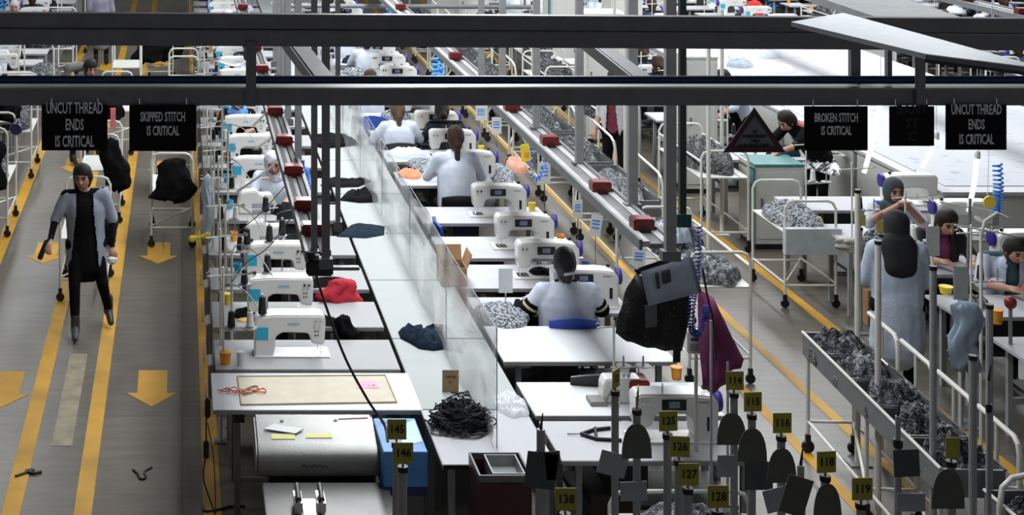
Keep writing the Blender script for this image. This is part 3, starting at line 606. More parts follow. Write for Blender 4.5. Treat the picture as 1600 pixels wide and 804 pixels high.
for i in range(ny+1):
    y = 27*(i/ny)**1.25
    for j in range(nz+1):
        z = .76*j/nz; x = .035*noise.noise(Vector((0, y*2.2, z*1.4)))+.03*noise.noise(Vector((5, y*.8+z*1.5, z)))-.06*(1-j/nz)*(.5+.5*noise.noise(Vector((9, y*1.4, 0)))); vs.append((x, y, .004+z+(.02*noise.noise(Vector((3, y*1.2, 0))) if j == nz else 0)))
g = G(); g.add(vs, [(i*(nz+1)+j, (i+1)*(nz+1)+j, (i+1)*(nz+1)+j+1, i*(nz+1)+j+1) for i in range(ny) for j in range(nz)])
g.obj('sheet', FILM, t, 180)
post = G().tube([(0, -.01, 0), (0, -.01, .78)], .004).obj('front_post', LEGG, t)
for k in range(1, 12): G().tube([(0, 1.9*k, 0), (0, 1.9*k, .78)], .004).obj('post', LEGG, t)
G().tube([(0, 0, .77), (0, 27, .77)], .003).obj('top_wire', LEGG, t)

# ------------------------------------------------------------ the kraft board table at the front left, the press hood below
t = thing('layout_table', 'white layout table with a kraft board sheet lying on it', 'table', (.215, 10.6, 0)); w_ = 1.45
box('tabletop', 0, w_, 0, .70, TT-.028, TT, WHITE, t, .004); box('edge_band', .003, w_-.003, -.004, 0, TT-.03, TT-.002, LEGG, t)
for x in (.17, w_-.1):
    for y in (.08, .62): box('leg', x-.022, x+.022, y-.022, y+.022, 0, TT-.03, GREYM, t)
box('crossbar', .19, .42, .07, .10, .22, .25, GREYM, t); box('bracket', .14, .22, .03, .06, TT-.10, TT-.03, BLACK, t)
P = [at(*q, TT) for q in ((377, 633), (620, 629), (602, 587), (371, 589))]
g = G().hexa(P, [p+Vector((0, 0, .004)) for p in P]); o = g.obj('kraft_board', KRAFT, None, 0); tag(o, 'large tan kraft paper sheet lying on the front left white table', 'paper sheet')
bl = bpy.data.objects; 
g = G()
for a, b in ((0, 1), (1, 2), (2, 3), (3, 0)): g.tube([P[a]+Vector((0, 0, .006)), P[b]+Vector((0, 0, .006))], .006)
g.obj('sheet_border', mat('grey_tan_tape', (.38, .31, .22), .7), o)
P = [at(*q, TT+.005) for q in ((556, 606), (592, 606), (590, 595), (555, 595))]; nt_ = G().hexa(P, [p+Vector((0, 0, .002)) for p in P]).obj('pink_note', mat('pink_paper', (.80, .38, .48), .7), None, 0); tag(nt_, 'small pink note stuck on the kraft board sheet', 'note')
text('lettering', ['1 x 8'], .05, mat('note_ink', (.55, .10, .25), .6), nt_, tuple(at(576, 601.5, TT+.0078)), .9, lean=0)
tg = G()
for k in range(6):
    c0 = at(345+k*11, 610+rnd.uniform(-4, 4), TT+.012); tg.tube(curve([c0, c0+Vector((.05, .02, .012)), c0+Vector((.07, -.02, .004)), c0+Vector((.02, -.03, .006)), c0+Vector((-.02, .01, 0))]), .004 if k < 5 else .005, 5)
tag(tg.obj('ribbon_tangle', mat('orange_red_ribbon', (.62, .14, .07), .7)), 'tangle of orange-red ribbons on the front left white table', 'ribbon')
cord('black ribbon loop beside the orange ribbons', [at(378, 611, TT+.014), at(392, 604, TT+.014), at(402, 603, TT+.02), at(400, 610, TT+.014), at(380, 616, TT+.014)], .0035, CORDB, 'black_ribbon')
# stainless hood
t = thing('press_hood', 'brushed steel machine hood with yellow labels below the kraft board table', 'machine', (0, 0, 0))
hx0, hx1 = xx(400, 10.15), xx(592, 10.15)
prof = rp([(10.10, .50), (10.56, .50), (10.56, .74), (10.52, .745), (10.16, .685), (10.10, .63)], .03)
ho = G().prism(prof, hx0, hx1, 'x').obj('hood', STEEL, t, 30, .02)
box('hood_base', hx0+.08, hx1-.02, 10.16, 10.55, .30, .50, BLACK, t)
def onhood(px, py): y = 10.16; return None
def hz_(y): return .685+(y-10.16)/.36*.06
def hp(px, py):
    for k in range(40):
        y = 10.16+.36*k/39; z = hz_(y)
        if zz(py, y) <= z+1e-4 or k == 39:
            pass
    ys = [10.16+.36*k/79 for k in range(80)]; y = min(ys, key=lambda q: abs(zz(py, q)-hz_(q))); return Vector((xx(px, y), y, hz_(y)+.001))
def hlabel(q, m, name):
    P = [hp(*c) for c in q]; G().hexa(P, [p+Vector((0, -.0004, .003)) for p in P]).obj(name, m, t, 0)
hlabel([(424, 686), (461, 686), (461, 678), (424, 678)], mat('pale_yellow_label', (.55, .52, .18), .5), 'warning_label'); hlabel([(478, 684), (519, 684), (519, 676), (478, 676)], MATS['pale_yellow_label'], 'warning_label')
hlabel([(528, 655), (575, 653), (575, 652), (528, 654)], mat('red_mark', (.35, .05, .05), .5), 'red_line')
hlabel([(437, 659), (443, 659), (442, 656), (438, 656)], BLACK, 'catch'); hlabel([(521, 658), (527, 658), (526, 655), (522, 655)], BLACK, 'catch')
P = [hp(*c)+Vector((0, 0, .006)) for c in ((412, 672), (462, 679), (474, 672), (428, 664))]; o = G().hexa(P, [p+Vector((0, 0, .006)) for p in P]).obj('paper_slip', PAPER, None, 0); tag(o, 'white folded paper slip lying on the steel hood', 'paper')
G().tube(curve([(xx(472+4*k, 10.09), 10.097, .575+(.012 if k % 2 else -.008)*(1 if k % 3 else .4)) for k in range(11)], 5), .003, 5).obj('script_mark', BLACK, t)
t = thing('press_table', 'low grey steel press bed with chrome toggles at the bottom edge', 'machine', (0, 9.45, 0))
a0, a1 = xx(411, 9.95), xx(608, 9.95)
box('plate', a0, a1, 0, .58, .47, .50, mat('press_plate', (.10, .10, .092), .4, .3), t, .006); box('cabinet', a0+.05, a1-.04, .05, .5, .0, .47, GREYM, t)
for px in (466, 502):
    x = xx(px, 9.6); o = box('toggle', x-.025, x+.025, .08, .30, .50, .60, CHROME, t, .02); G().tube([(x, .1, .6), (x, .27, .62)], .018, 10).obj('toggle_lever', BLACK, o)
box('chrome_plate', xx(474, 9.6), xx(496, 9.6), .04, .30, .50, .52, CHROME, t, .004)
# blue carton
t = thing('blue_carton', 'blue printed carton behind the number tags 145 and 146', 'box', (xx(594, 10.1), 9.92, 0)); cw = (662-594)*10.0/F
B1 = mat('blue_carton_print', (.06, .22, .50), .5, var=.25, scale=5)
box('stand', .04, cw-.02, .03, .5, 0, .46, GREYM, t); box('body', 0, cw, 0, .55, .46, .745, B1, t, .004)
G().prism([(.13, .08), (cw-.01, .16), (cw-.01, .52), (.17, .42)], .7455, .747, 'z').obj('white_panel', mat('pale_blue_print', (.35, .5, .66), .5), t, 0)
box('dark_band', .0, cw, -.002, 0, .46, .52, mat('navy_print', (.01, .02, .10), .5), t)
for k in range(3): G().lathe([(.0, 0), (.025, 0), (.025, .002), (0, .002)], 16, (.06+.015*k, .48-.11*k, .746)).obj('printed_ring', mat('dark_print', (.03, .06, .10), .5), t)
# ------------------------------------------------------------ people near the camera
Jw = dict(pelvis=(.02, 0, .90), chest=(.0, -.02, 1.20), neck=(.0, -.03, 1.38), head=(-.02, -.06, 1.50), shL=(.18, -.01, 1.33), shR=(-.17, -.03, 1.33),
          elL=(.27, .04, 1.08), elR=(-.28, -.02, 1.10), wrL=(.26, -.06, .84), wrR=(-.33, -.20, .96), hipL=(.10, 0, .86), hipR=(-.07, 0, .86),
          knL=(.17, -.08, .50), knR=(-.10, -.10, .50), anL=(.24, .22, .17), anR=(-.09, -.13, .10), toL=(.26, .11, .06), toR=(-.10, -.27, .045))
wx = -.91; wy = 14.36
BOOT = mat('dark_grey_boot_leather', (.035, .038, .04), .45)
person('person', 'person walking up the aisle in open grey-blue coat, black tunic and boots', (wx, wy, 0), R(6), Jw, BLKCL, BLKCL, HAIRD, 'side', mat('grey_blue_coat', (.26, .29, .36), .8, bump=.2, bscale=14), (0, 0, -.22), True, .05, False, BOOT, .011, tunic=.22, look=R(-14), gape=.085, sc=.975)
g = G(); g.cap((0, 0, 0), (-.05, -.03, -.13), .020, .026, .6).cap((.05, 0, .05), (0, 0, 0), .010, .012)
o = g.obj('handheld_scanner', BLACK, None, 80); o.location = (wx-.335, wy-.27, .93); tag(o, 'black handheld device held in the walking person’s right hand', 'tool')
o = blob('paper_mask', .10, .07, .035, PAPER, 3, nx=12, loc=(wx+.265, wy-.13, .72)); o.rotation_euler = (R(70), 0, .2); tag(o, 'crumpled white paper in the walking person’s left hand', 'paper')
def chair(x, y, rz, label, seat=BLUEP): r = proto_chair(label, (x, y, 0), seat, rz); return r
# woman with dark cap, seen from behind
cx, cy = 3.14, 12.52
chair(cx, cy-.02, PI, 'blue-backed work chair under the seated woman with dark cap')
person('person', 'seated woman with dark cap and hair clip in white coat with striped cuffs, from behind', (cx, cy+.0, 0), PI,
       pose(SIT, pelvis=(0, -.02, .55), chest=(0, -.03, .86), neck=(0, -.06, 1.03), head=(0, -.09, 1.16), elL=(.30, -.07, .80), elR=(-.30, -.07, .80), shL=(.20, -.03, .97), shR=(-.20, -.03, .97), wrL=(.24, -.30, .80), wrR=(-.24, -.30, .80)),
       COAT, BLKCL, mat('black_hair_cap', (.014, .012, .014), .5, bump=.3), 'clip', COATW, None, False, .96, cuff=True, fat=1.22, vox=.011)
# ponytail woman further back
px_, py_ = 2.94, 16.42
chair(px_, py_-.02, PI, 'black-backed work chair under the ponytail woman', BLACK)
person('person', 'seated woman with long brown ponytail in white coat, facing away, centre of the hall', (px_, py_, .09), PI,
       pose(SIT, chest=(0, -.03, .92), neck=(0, -.06, 1.13), head=(0, -.09, 1.27), shL=(.19, -.03, 1.08), shR=(-.19, -.03, 1.08), elL=(.29, -.14, .86), elR=(-.29, -.14, .86), pelvis=(0, 0, .52)),
       COAT, BLKCL, HAIRB, 'longtail', COATW, (0, 0, -.02), False, .2, fat=1.12, vox=.012)
chair(2.68, 18.98, PI, 'black work chair under the fair-haired worker', BLACK)
person('person', 'seated worker with light brown ponytail in white coat, behind the partition', (2.68, 18.98, 0), PI, pose(SIT, elL=(.30, -.1, .80), elR=(-.28, -.12, .80)), COATW, BLKCL, HAIRL, 'longtail', COATW, None, False, .3, fat=1.05)
person('person', 'worker with black hair bent over beyond the ponytail woman', (3.27, 19.02, 0), PI, pose(SIT, chest=(0, -.12, .84), neck=(0, -.22, 1.0), head=(0, -.30, 1.10)), BLKCL, BLKCL, HAIRD, 'bun', mat('dark_vest', (.02, .022, .03), .8), None, False, .1)
person('person', 'worker in pale coat left of the fair ponytail, further back', (2.62, 21.27, 0), PI, SIT, COATW, BLKCL, HAIRB, 'bun', COATW, None, False, .4)
person('person', 'seated worker in flowered headscarf facing the camera at the left row', (.99, 16.42, 0), 0, pose(SIT, head=(-.02, -.13, 1.14)), COATW, BLKCL, HAIRD, '', COATW, None, False, .5, scarf=two_tone_mat('flowered_scarf', (.45, .5, .62), (.75, .66, .6), 22), vox=.011)
person('person', 'worker in blue scarf seated at the left row behind the flowered scarf', (.72, 19.85, 0), 0, SIT, BLKCL, BLKCL, HAIRD, '', BLKCL, None, False, .5, scarf=mat('bright_blue_scarf', (.08, .25, .62), .7))
person('person', 'seated worker in white coat seen between the beams, arms spread', (2.75, 25.87, 0), PI, pose(SIT, elL=(.32, -.1, .85), wrL=(.45, -.35, .88)), COATW, BLKCL, HAIRD, 'bun', COATW, None, False, .8)
person('person', 'seated worker with round black hair seen in the gap between the beams', (2.98, 24.72, 0), PI, SIT, COATW, BLKCL, HAIRD, 'bun', COATW, None, False, .5)
# right-hand workers
person('person', 'worker in grey headscarf and blue sleeves raising both hands, at right', (6.98, 15.15, 0), 0,
       pose(SIT, elL=(.26, -.14, .86), elR=(-.27, -.14, .86), wrL=(.05, -.28, 1.06), wrR=(-.06, -.28, 1.06)), mat('blue_knit', (.02, .05, .30), .8), BLKCL, HAIRD, '', COATW, None, True, .05, scarf=mat('dark_grey_scarf', (.05, .06, .075), .8), vox=.011)
person('person', 'dark-haired worker in black vest looking down at her sewing, at right', (6.98, 14.2, 0), 0, pose(SIT, neck=(0, -.10, 1.03), head=(0, -.19, 1.12), chest=(0, -.04, .86)), mat('plum_shirt', (.18, .03, .09), .8), BLKCL, HAIRD, 'side', mat('black_vest', (.012, .012, .016), .8), None, True, .02, vox=.011)
person('person', 'short-haired worker in pale coat bent over his machine, far right', (7.17, 13.42, 0), 0, pose(SIT, neck=(0, -.12, 1.02), head=(0, -.22, 1.10), chest=(0, -.05, .86), elL=(.30, -.18, .82), elR=(-.28, -.18, .82)), mat('teal_print_shirt', (.05, .10, .12), .8), BLKCL, HAIRD, 'short', COAT, None, True, .1, vox=.011)
person('person', 'standing worker in black headscarf and long pale coat, back to the camera', (5.80, 12.45, 0), R(170), pose(STAND, elL=(.24, -.06, 1.05), elR=(-.24, -.06, 1.05), wrL=(.16, -.24, .98), wrR=(-.16, -.24, .98)), COAT, BLKCL, HAIRD, 'drape', mat('long_pale_blue_coat', (.40, .46, .56), .8, bump=.2), (0, 0, -.36), False, .9, scarf=mat('black_scarf', (.006, .006, .008), .8), vox=.012, fat=1.1)
person('person', 'worker with black hair in pink sleeves leaning over the white cutting table', (7.42, 17.9, 0), R(-75), pose(STAND, chest=(0, -.18, 1.14), neck=(0, -.32, 1.24), head=(0, -.42, 1.28), shL=(.17, -.28, 1.22), shR=(-.17, -.28, 1.22), elL=(.2, -.45, 1.05), elR=(-.2, -.45, 1.05), wrL=(.16, -.65, .98), wrR=(-.16, -.65, .98)), mat('dusty_pink_knit', (.40, .10, .13), .8), BLKCL, HAIRD, 'short', BLKCL, None, False, .02)
person('person', 'person in black top and pale coat bending at the tables behind the warning triangle', (7.35, 20.2, 0), R(-60), pose(STAND, chest=(0, -.14, 1.18), neck=(0, -.25, 1.30), head=(0, -.33, 1.38), shL=(.17, -.22, 1.27), shR=(-.17, -.22, 1.27), elL=(.2, -.36, 1.05), elR=(-.2, -.36, 1.05), wrL=(.16, -.55, .98), wrR=(-.16, -.55, .98)), BLKCL, BLKCL, HAIRD, 'short', COAT, None, True, .3)
person('person', 'standing person in maroon top and black trousers beyond the garment troughs', (5.45, 19.3, 0), R(-40), STAND, mat('maroon_knit', (.16, .02, .04), .8), BLKCL, HAIRD, 'side', mat('white_overall', (.5, .5, .52), .8), None, True, .2)
person('person', 'person walking away in long grey-violet coat at the top of the left aisle', (-1.55, 29.5, 0), PI, STAND, mat('grey_violet_coat', (.24, .24, .32), .8), BLKCL, HAIRD, 'bun', MATS['grey_violet_coat'], (0, 0, -.45), False, .9)
person('person', 'person in dark clothes leaning over a cart behind the far left sign', (-1.42, 21.3, 0), R(30), pose(STAND, chest=(0, -.14, 1.15), neck=(0, -.25, 1.28), head=(0, -.33, 1.36), wrL=(.2, -.35, .95), wrR=(-.2, -.35, .95)), mat('grey_knit', (.12, .12, .12), .8), BLKCL, HAIRD, 'short')
# shared figures for the distant rows
pa = person('person', 'distant seated worker in white coat with dark hair, first in the far left block', (-3.0, 24.68, 0), PI, SIT, COATW, BLKCL, HAIRD, 'bun', COATW, None, False, .5, vox=.02, group='distant seated workers')
pb = person('person', 'distant seated worker in pale headscarf, first beyond the cutting table', (9.1, 28.36, 0), 0, SIT, COAT, BLKCL, HAIRD, '', COATW, None, False, .6, scarf=mat('pale_scarf', (.5, .45, .48), .8), vox=.02, group='distant seated workers')
pc = person('person', 'distant seated worker in black with brown ponytail, first in the far right block', (13.2, 24.2, 0), PI, SIT, BLKCL, BLKCL, HAIRB, 'tail', mat('navy_jumper', (.02, .03, .08), .8), None, False, .6, vox=.02, group='distant seated workers')
BLK = []                                      # (x0, first y, n, name)
far = [(-3.05, 25.84, 9, 'far left block'), (.95, 22.14, 12, 'left row beyond the beams'), (3.05, 28.2, 7, 'right row beyond the beams'), (7.0, 22.5, 12, 'row beside the cutting table'), (9.1, 29.5, 7, 'block beyond the cutting table'), (13.7, 21.9, 14, 'far right block'), (16.2, 27.65, 9, 'second far right block'), (18.6, 31.65, 6, 'outermost right block')]
for bx, y0, n, nm in far:
    k = 0
    for i in range(n):
        if rnd.random() < .5 or (bx > 13 and bx < 14 and i == 2): continue
        p = rnd.choice((pa, pb, pc)); lb = {pa: 'white-coated dark-haired', pb: 'pale-scarfed', pc: 'dark-jumpered ponytail'}[p]
        dup(p, (bx+rnd.uniform(-.15, .15), y0+1.15*i+.02, 0), (0 if p is pb else PI)+rnd.uniform(-.2, .2), '%s worker, %s from the front in the %s' % (lb, ORD[k], nm), 'distant seated workers'); k += 1

# ------------------------------------------------------------ chairs in the gaps
ch = chair(1.05, 11.98+.12, 0, 'dark chair draped with black coat in the first gap of the left row', BLACK)
for i, y in enumerate(LF[2:8]): dup(ch, (1.1+.04*(i % 3), y-.17, 0), rnd.uniform(-.2, .2), 'black work chair in the left row, %s gap beyond the red jacket' % ORD[i])
dup(ch, (1.28, 13.09, 0), 0, 'chair under the crimson jacket in the left row')
def drape(name, label, loc, w_, h, d_, m, seed=0, cat='garment', rz=0, pinch=.35, parent=None):
    """hanging or slumped garment: closed, folded, narrower at the top"""
    g = G(); vs = []; n, k = 26, 18; off = Vector((seed*2.3, seed, 0))
    for j in range(k+1):
        v = j/k; z = h*(1-v); wd = pinch+(1-pinch)*min(1, v*2.2)**.6; wd *= 1-.25*max(0, v-.8)/.2*0
        if j in (0, k): wd *= .25
        for i in range(n):
            a = 2*PI*i/n; fo = 1+.42*noise.noise(Vector((math.cos(a)*2.2, math.sin(a)*2.2, v*2.4))+off)+.22*noise.noise(Vector((math.cos(a)*7, math.sin(a)*7, v*3))+off)
            vs.append((w_/2*wd*math.cos(a)*fo+.30*w_*noise.noise(Vector((v*3, seed*1.7, 0))), d_/2*wd*math.sin(a)*fo, z+.16*h*noise.noise(Vector((math.cos(a)*2, math.sin(a)*2, 7))+off)*v+.05*h*noise.noise(Vector((math.cos(a)*5, v*4, 2))+off)))
    g.add(vs, [(j*n+i, j*n+(i+1) % n, (j+1)*n+(i+1) % n, (j+1)*n+i) for j in range(k) for i in range(n)]+[tuple(range(n))[::-1], tuple(k*n+i for i in range(n))])
    o = g.obj(name, m, parent, 80); o.location = loc; o.rotation_euler = (0, 0, rz)
    return o if parent else tag(o, label, cat)
drape('jacket', 'crimson jacket slung over a chair back in the left row', (1.32, 12.98, .62), .36, .31, .16, REDCL, 3, rz=.2)
drape('coat', 'black coat bunched over the chair in the nearest gap of the left row', (1.30, 12.14, .66), .16, .24, .14, BLKCL, 5)
chair(2.76, 15.24, PI/2, 'blue plastic chair seen edge-on right of the partition')
chair(2.52, 20.12, 0, 'royal blue chair beyond the partition top'); chair(2.95, 20.12, PI/2, 'blue chair turned sideways next to the royal blue chair')
dup(ch, (3.0, 11.28, 0), PI, 'dark chair under the bare white table')
# ------------------------------------------------------------ things on the left row
ts = proto_stand('white thread stand at the left end of the front left sewing table', (.31, 11.50, TT), .72)
for i, y in enumerate(LF[1:14]): dup(ts, (.31+rnd.uniform(-.02, .03), y+.25, TT), rnd.uniform(-.2, .2), 'white thread stand on the left row, %s from the front' % ORD[i+1], 'thread stands of the left row')
BLKTH = mat('black_thread', (.008, .008, .009), .7, bump=.3, bscale=200); BLUTH = mat('dark_blue_thread', (.02, .02, .16), .7); WTH = mat('white_thread', (.75, .75, .73), .7)
cb = cone_mesh('black thread cone on the front left stand', (.37, 11.47, TT+.282), BLKTH, .12, .03)
cw_ = cone_mesh('white thread cone on the second left stand', (.51, 11.47, TT+.282), WTH, .12, .03)
for i, y in enumerate(LF[1:14]):
    for j in range(2):
        src = cb if (i+j) % 3 else cw_; dup(src, (.37+.14*j, y+.22, TT+.282), 0, '%s thread cone %s on the left-row stand %s from the front' % ('black' if src is cb else 'white', ('nearer the aisle', 'nearer the machine')[j], ORD[i+1]), 'thread cones of the left row')
for i, (px, py, dd, m, lb) in enumerate(((410, 345, 11.66, BLKTH, 'large black cone on top of the nearest left machine'), (421, 424, 13.6, BLKTH, 'black cone behind the machine with orange cup'), (418, 446, 12.7, BLKTH, 'black cone on a dark disc in the left row'), (386, 430, 13.5, BLKTH, 'black cone left of the machine with orange cup'), (441, 420, 13.8, BLKTH, 'black cone right of its twin in the left row'), (415, 378, 14.6, BLKTH, 'black cone by the white overlock head'))):
    x = xx(px, dd); cone_mesh(lb, (x, dd, TT+(.315 if i < 1 else .33)), m, .14, .034)
    if i: o = G().lathe([(.0, 0), (.045, 0), (.045, .006), (.006, .01), (.006, .012)], 12).tube([(0, .02, -.33), (0, .02, .0)], .006).obj('cone_plate', LEGG); o.location = (x, dd, TT+.33-.012); tag(o, lb.replace('cone', 'cone’s spindle plate'), 'holder')
def cup(px, py, z, m, label, r=.036, h=.085, cat='cup'):
    p = at(px, py, z); t = thing('cup', label, cat, p); G().lathe([(r*.8, 0), (r, h), (r*.9, h), (r*.7, .008)], 16).obj('body', m, t); G().lathe([(r, h-.006), (r*1.08, h-.004), (r*1.08, h+.002), (r*.9, h+.002)], 16).obj('rim', m, t); return t
c0 = cup(352, 568, TT, ORANGE, 'orange cup at the left end of the nearest left sewing table', .045, .09); cup(356, 474, TT, YEL, 'yellow cup beside the thread stand in the left row', .04); cup(368, 246, TT+.0, YEL, 'yellow cup far up the left row', .06, .1); cup(354, 250, TT, mat('pale_orange_plastic', (.8, .5, .2), .5), 'pale orange cup far up the left row', .06, .1); cup(376, 570, TT, PAPER, 'white cup with yellow base on the nearest left sewing table', .03, .10)
cup(1057, 592, TT, ORANGE, 'orange cup under the thread discs right of the red sewing head', .04, .09)
for px, py, z, m, lb in ((1382, 348, .95, ORANGE, 'orange cup on the table before the hijab worker'), (1465, 452, .8, YEL, 'yellow funnel cup at the right row corner'), (1548, 500, .80, ORANGE, 'orange paper cup on the nearest right row table'), (1351, 345, .95, YEL, 'yellow-green cup left of the hijab worker')): pass
# dark garments lying on tables
def pile(name, label, px, py, wpx, hpx, h, m, seed, z=TT, cat='garment', **k):
    p = at(px, py, z); s_ = F/p.y; dep = hpx/s_*p.y/(H-z); o = blob(name, wpx/s_, max(dep, .08), h, m, seed, loc=p+Vector((0, 0, .001)), **k); return tag(o, label, cat)
def lay(name, label, pxs, h, m, seed, z=TT, n=22):
    """garment lying flat: outline followed closely, ridged and folded on top"""
    P = [at(a, b, z) for a, b in dense0(pxs, 4)]; c_ = sum(P, Vector())/len(P); g = G(); vs = []; K = 9; L = len(P)
    for k in range(K+1):
        f = k/K
        for p in P:
            q = p.lerp(c_, f); e = min(1, f*3)**.5
            zz_ = h*e*(.45+.55*(1-abs(noise.noise(Vector((q.x*9, q.y*13, seed)))*2.2))+.35*noise.noise(Vector((q.x*26, q.y*26, seed)))); vs.append((q.x, q.y, z+.001+max(zz_, .004)*(1 if k else .5)))
    g.add(vs+[(p.x, p.y, z+.0005) for p in P], [(k*L+i, k*L+(i+1) % L, (k+1)*L+(i+1) % L, (k+1)*L+i) for k in range(K) for i in range(L)]+[((K+1)*L+i, (K+1)*L+(i+1) % L, (i+1) % L, i) for i in range(L)]+[tuple((K+1)*L+i for i in range(L))[::-1]])
    return tag(g.obj(name, m, None, 50), label, 'garment')
def dense0(pl, k): return [((pl[i][0]*(1-t/k)+pl[(i+1) % len(pl)][0]*t/k), (pl[i][1]*(1-t/k)+pl[(i+1) % len(pl)][1]*t/k)) for i in range(len(pl)) for t in range(k)]
lay('folded_garment', 'flat dark navy garment folded on the centre table', [(526, 370), (548, 352), (562, 349), (601, 354), (600, 367), (572, 372)], .03, NAVYCL, 1)
lay('garment', 'black crumpled garment on the centre table behind the navy one', [(530, 313), (545, 300), (560, 302), (572, 296), (578, 303), (590, 306), (591, 316), (562, 317)], .07, BLKCL, 2)
lay('garment', 'flat black garment furthest up the centre table', [(500, 290), (512, 280), (545, 283), (572, 279), (580, 283), (560, 292), (530, 293)], .04, BLKCL, 3)
lay('garment', 'dark teal-navy crumpled trousers on the centre table', [(622, 519), (636, 514), (655, 515), (665, 527), (678, 517), (692, 519), (697, 545), (678, 548), (655, 545), (640, 536), (626, 529)], .08, NAVYCL, 7)
pile('garment', 'black garment left on the left row table by the end of the rail', 462, 378, 60, 16, .05, NAVYCL, 8); pile('garment', 'dark garment far along the centre table beneath the posts', 520, 222, 70, 18, .08, BLKCL, 9)
pile('garment', 'black offcut lying under the thread stand in the left row', 392, 491, 56, 14, .04, BLKCL, 11); pile('offcut', 'small orange offcut beside the black one', 384, 501, 28, 6, .012, mat('apricot_cloth', (.75, .40, .12), .8), 12)
pile('plastic_bag', 'crumpled clear plastic bag on the right leaf of the centre table', 800, 635, 46, 38, .06, mat('clear_bag', (.8, .82, .84), .12, alpha=.5, bump=.8, bscale=18), 14, rough=.7)
pile('fabric_pile', 'grey patterned fabric pieces left of the seated woman with dark cap', 785, 493, 76, 34, .07, two_tone_mat('grey_lace', (.03, .034, .04), (.36, .38, .41), 48, .7, .44, .58, bump=.5), 15); pile('garment', 'black cloth at the left elbow of the seated woman with dark cap', 818, 483, 34, 18, .06, BLKCL, 16)
pile('fabric_pile', 'grey patterned cloth heap before the ponytail woman', 672, 262, 70, 26, .07, MATS['grey_lace'], 17); pile('fabric_pile', 'grey patterned cloth heap right of the ponytail woman', 775, 273, 62, 28, .09, MATS['grey_lace'], 18)
pile('cloth', 'terracotta cloth left of the ponytail woman', 640, 273, 36, 14, .05, mat('terracotta_cloth', (.55, .2, .09), .8), 19); pile('cloth', 'peach cloth bundle right of the ponytail woman', 806, 264, 26, 18, .12, mat('peach_cloth', (.65, .3, .22), .8), 20)
pile('garment', 'black cloth on the sewing table by the machine of the fourth right table', 848, 427, 40, 12, .04, BLKCL, 21)
# rope heap
t = G(); c0_ = at(722, 668, TT)
r2 = random.Random(4)
for k in range(150):
    a = r2.uniform(0, 2*PI); q = math.sqrt(r2.random()); ctr = Vector((c0_.x+.165*q*math.cos(a), c0_.y+.13*q*math.sin(a)+.03, 0)); hz = TT+.012+(.21*(1-q*q))*r2.random()**.6
    pts = []
    b0 = r2.uniform(0, 6.28); rr = r2.uniform(.03, .075)
    for i in range(7): b = b0+i*r2.uniform(.7, 1.1); pts.append(ctr+Vector((rr*math.cos(b)*1.2, rr*math.sin(b)*.8, hz+r2.uniform(-.02, .02))))
    pts = [Vector((p.x, p.y, max(p.z, TT+.008))) for p in pts]; t.tube(curve(pts, 4), .0052, 5)
tag(t.obj('cord_heap', mat('black_navy_cord', (.006, .007, .012), .7), None, 60), 'tangled heap of black cords at the front of the centre table', 'cords')
core = blob('cord_heap_core', .30, .24, .17, MATS['black_navy_cord'], 31, loc=(c0_.x, c0_.y+.03, TT+.001)); core.parent = C.objects['cord_heap']
for k in range(4): cord('loose black cord end hanging from the heap, %s from the left' % ORD[k], [c0_+Vector((-.16+.02*k, -.02-.05*k, .05)), c0_+Vector((-.22+.05*k, -.08-.03*k, .012)), c0_+Vector((-.19+.08*k, -.13-.02*k, .008)), c0_+Vector((-.10+.08*k, -.12, .008))], .005, CORDB, 'loose_cord')
p = at(704, 612, TT); t = thing('kraft_card', 'small brown printed card standing on the centre table', 'card', p); o = box('card', -.058, .058, 0, .006, 0, .155, mat('brown_printed_card', (.30, .20, .11), .7), t); text('lettering', ['TOP-GG', 'LL'], .026, TAGINK, t, (0, -.002, .09), .8)
p = at(683, 513, TT); box_ = box('wood_block', p.x-.045, p.x+.05, p.y, p.y+.04, TT, TT+.035, KRAFT); tag(box_, 'small tan block on the centre table beyond the navy trousers', 'block')
p = at(520, 318, TT); o = box('marker', p.x-.06, p.x+.06, p.y, p.y+.015, TT, TT+.012, BLACK); tag(o, 'small black bar on the centre table near the dark garments', 'tool')
# open cardboard box behind the partition
b = thing('cardboard_box', 'open brown cardboard box standing between the tables behind the partition', 'box', (2.26, 13.35, TT))
for nm, a in (('side', (0, .22, 0, .008)), ('side', (0, .22, .26, .268))): box(nm, a[0], a[1], a[2], a[3], 0, .16, CARDB, b)
box('side', -.0, .008, .008, .26, 0, .16, CARDB, b); box('side', .212, .22, .008, .26, 0, .16, CARDB, b); box('bottom', .0, .22, 0, .26, 0, .008, mat('dark_cardboard', (.12, .06, .03), .8), b)
o = box('flap', 0, .22, 0, .006, 0, .13, CARDB, b); o.location = (0, .262, .16); o.rotation_euler = (R(-15), 0, 0); o = box('flap', 0, .006, 0, .26, 0, .12, CARDB, b); o.location = (.22, 0, .16); o.rotation_euler = (0, R(20), 0)
# label cards on wire stands
BLUI = mat('blue_print', (.08, .25, .62), .6)
def card(px, py, wpx, hpx, d_, label, base=0.75, blue=True, tilt=0, m=PAPER):
    p = pd(px, py, d_); s_ = F/d_; t = thing('label_stand', label, 'label stand', (p.x, d_, base)); w2 = wpx/s_/2; h2 = hpx/s_/2; zc = p.z-base
    G().tube([(0, .006, 0), (0, .006, zc)], .005).obj('rod', CHROME, t); G().lathe([(.04, 0), (.04, .006), (.008, .012)], 14).obj('foot', LEGG, t)
    o = box('card', -w2, w2, -.003, .0, -h2, h2, m, t); o.location = (0, 0, zc); o.rotation_euler = (0, tilt, 0)
    if blue:
        for dz in (-.3, .05, .35): q = box('print_bar', -w2*.7, w2*.6, -.0045, -.003, h2*dz, h2*dz+h2*.16, BLUI, o)
card(790, 438, 22, 38, 12.75, 'white card on a wire stand left of the seated woman with dark cap', blue=False)
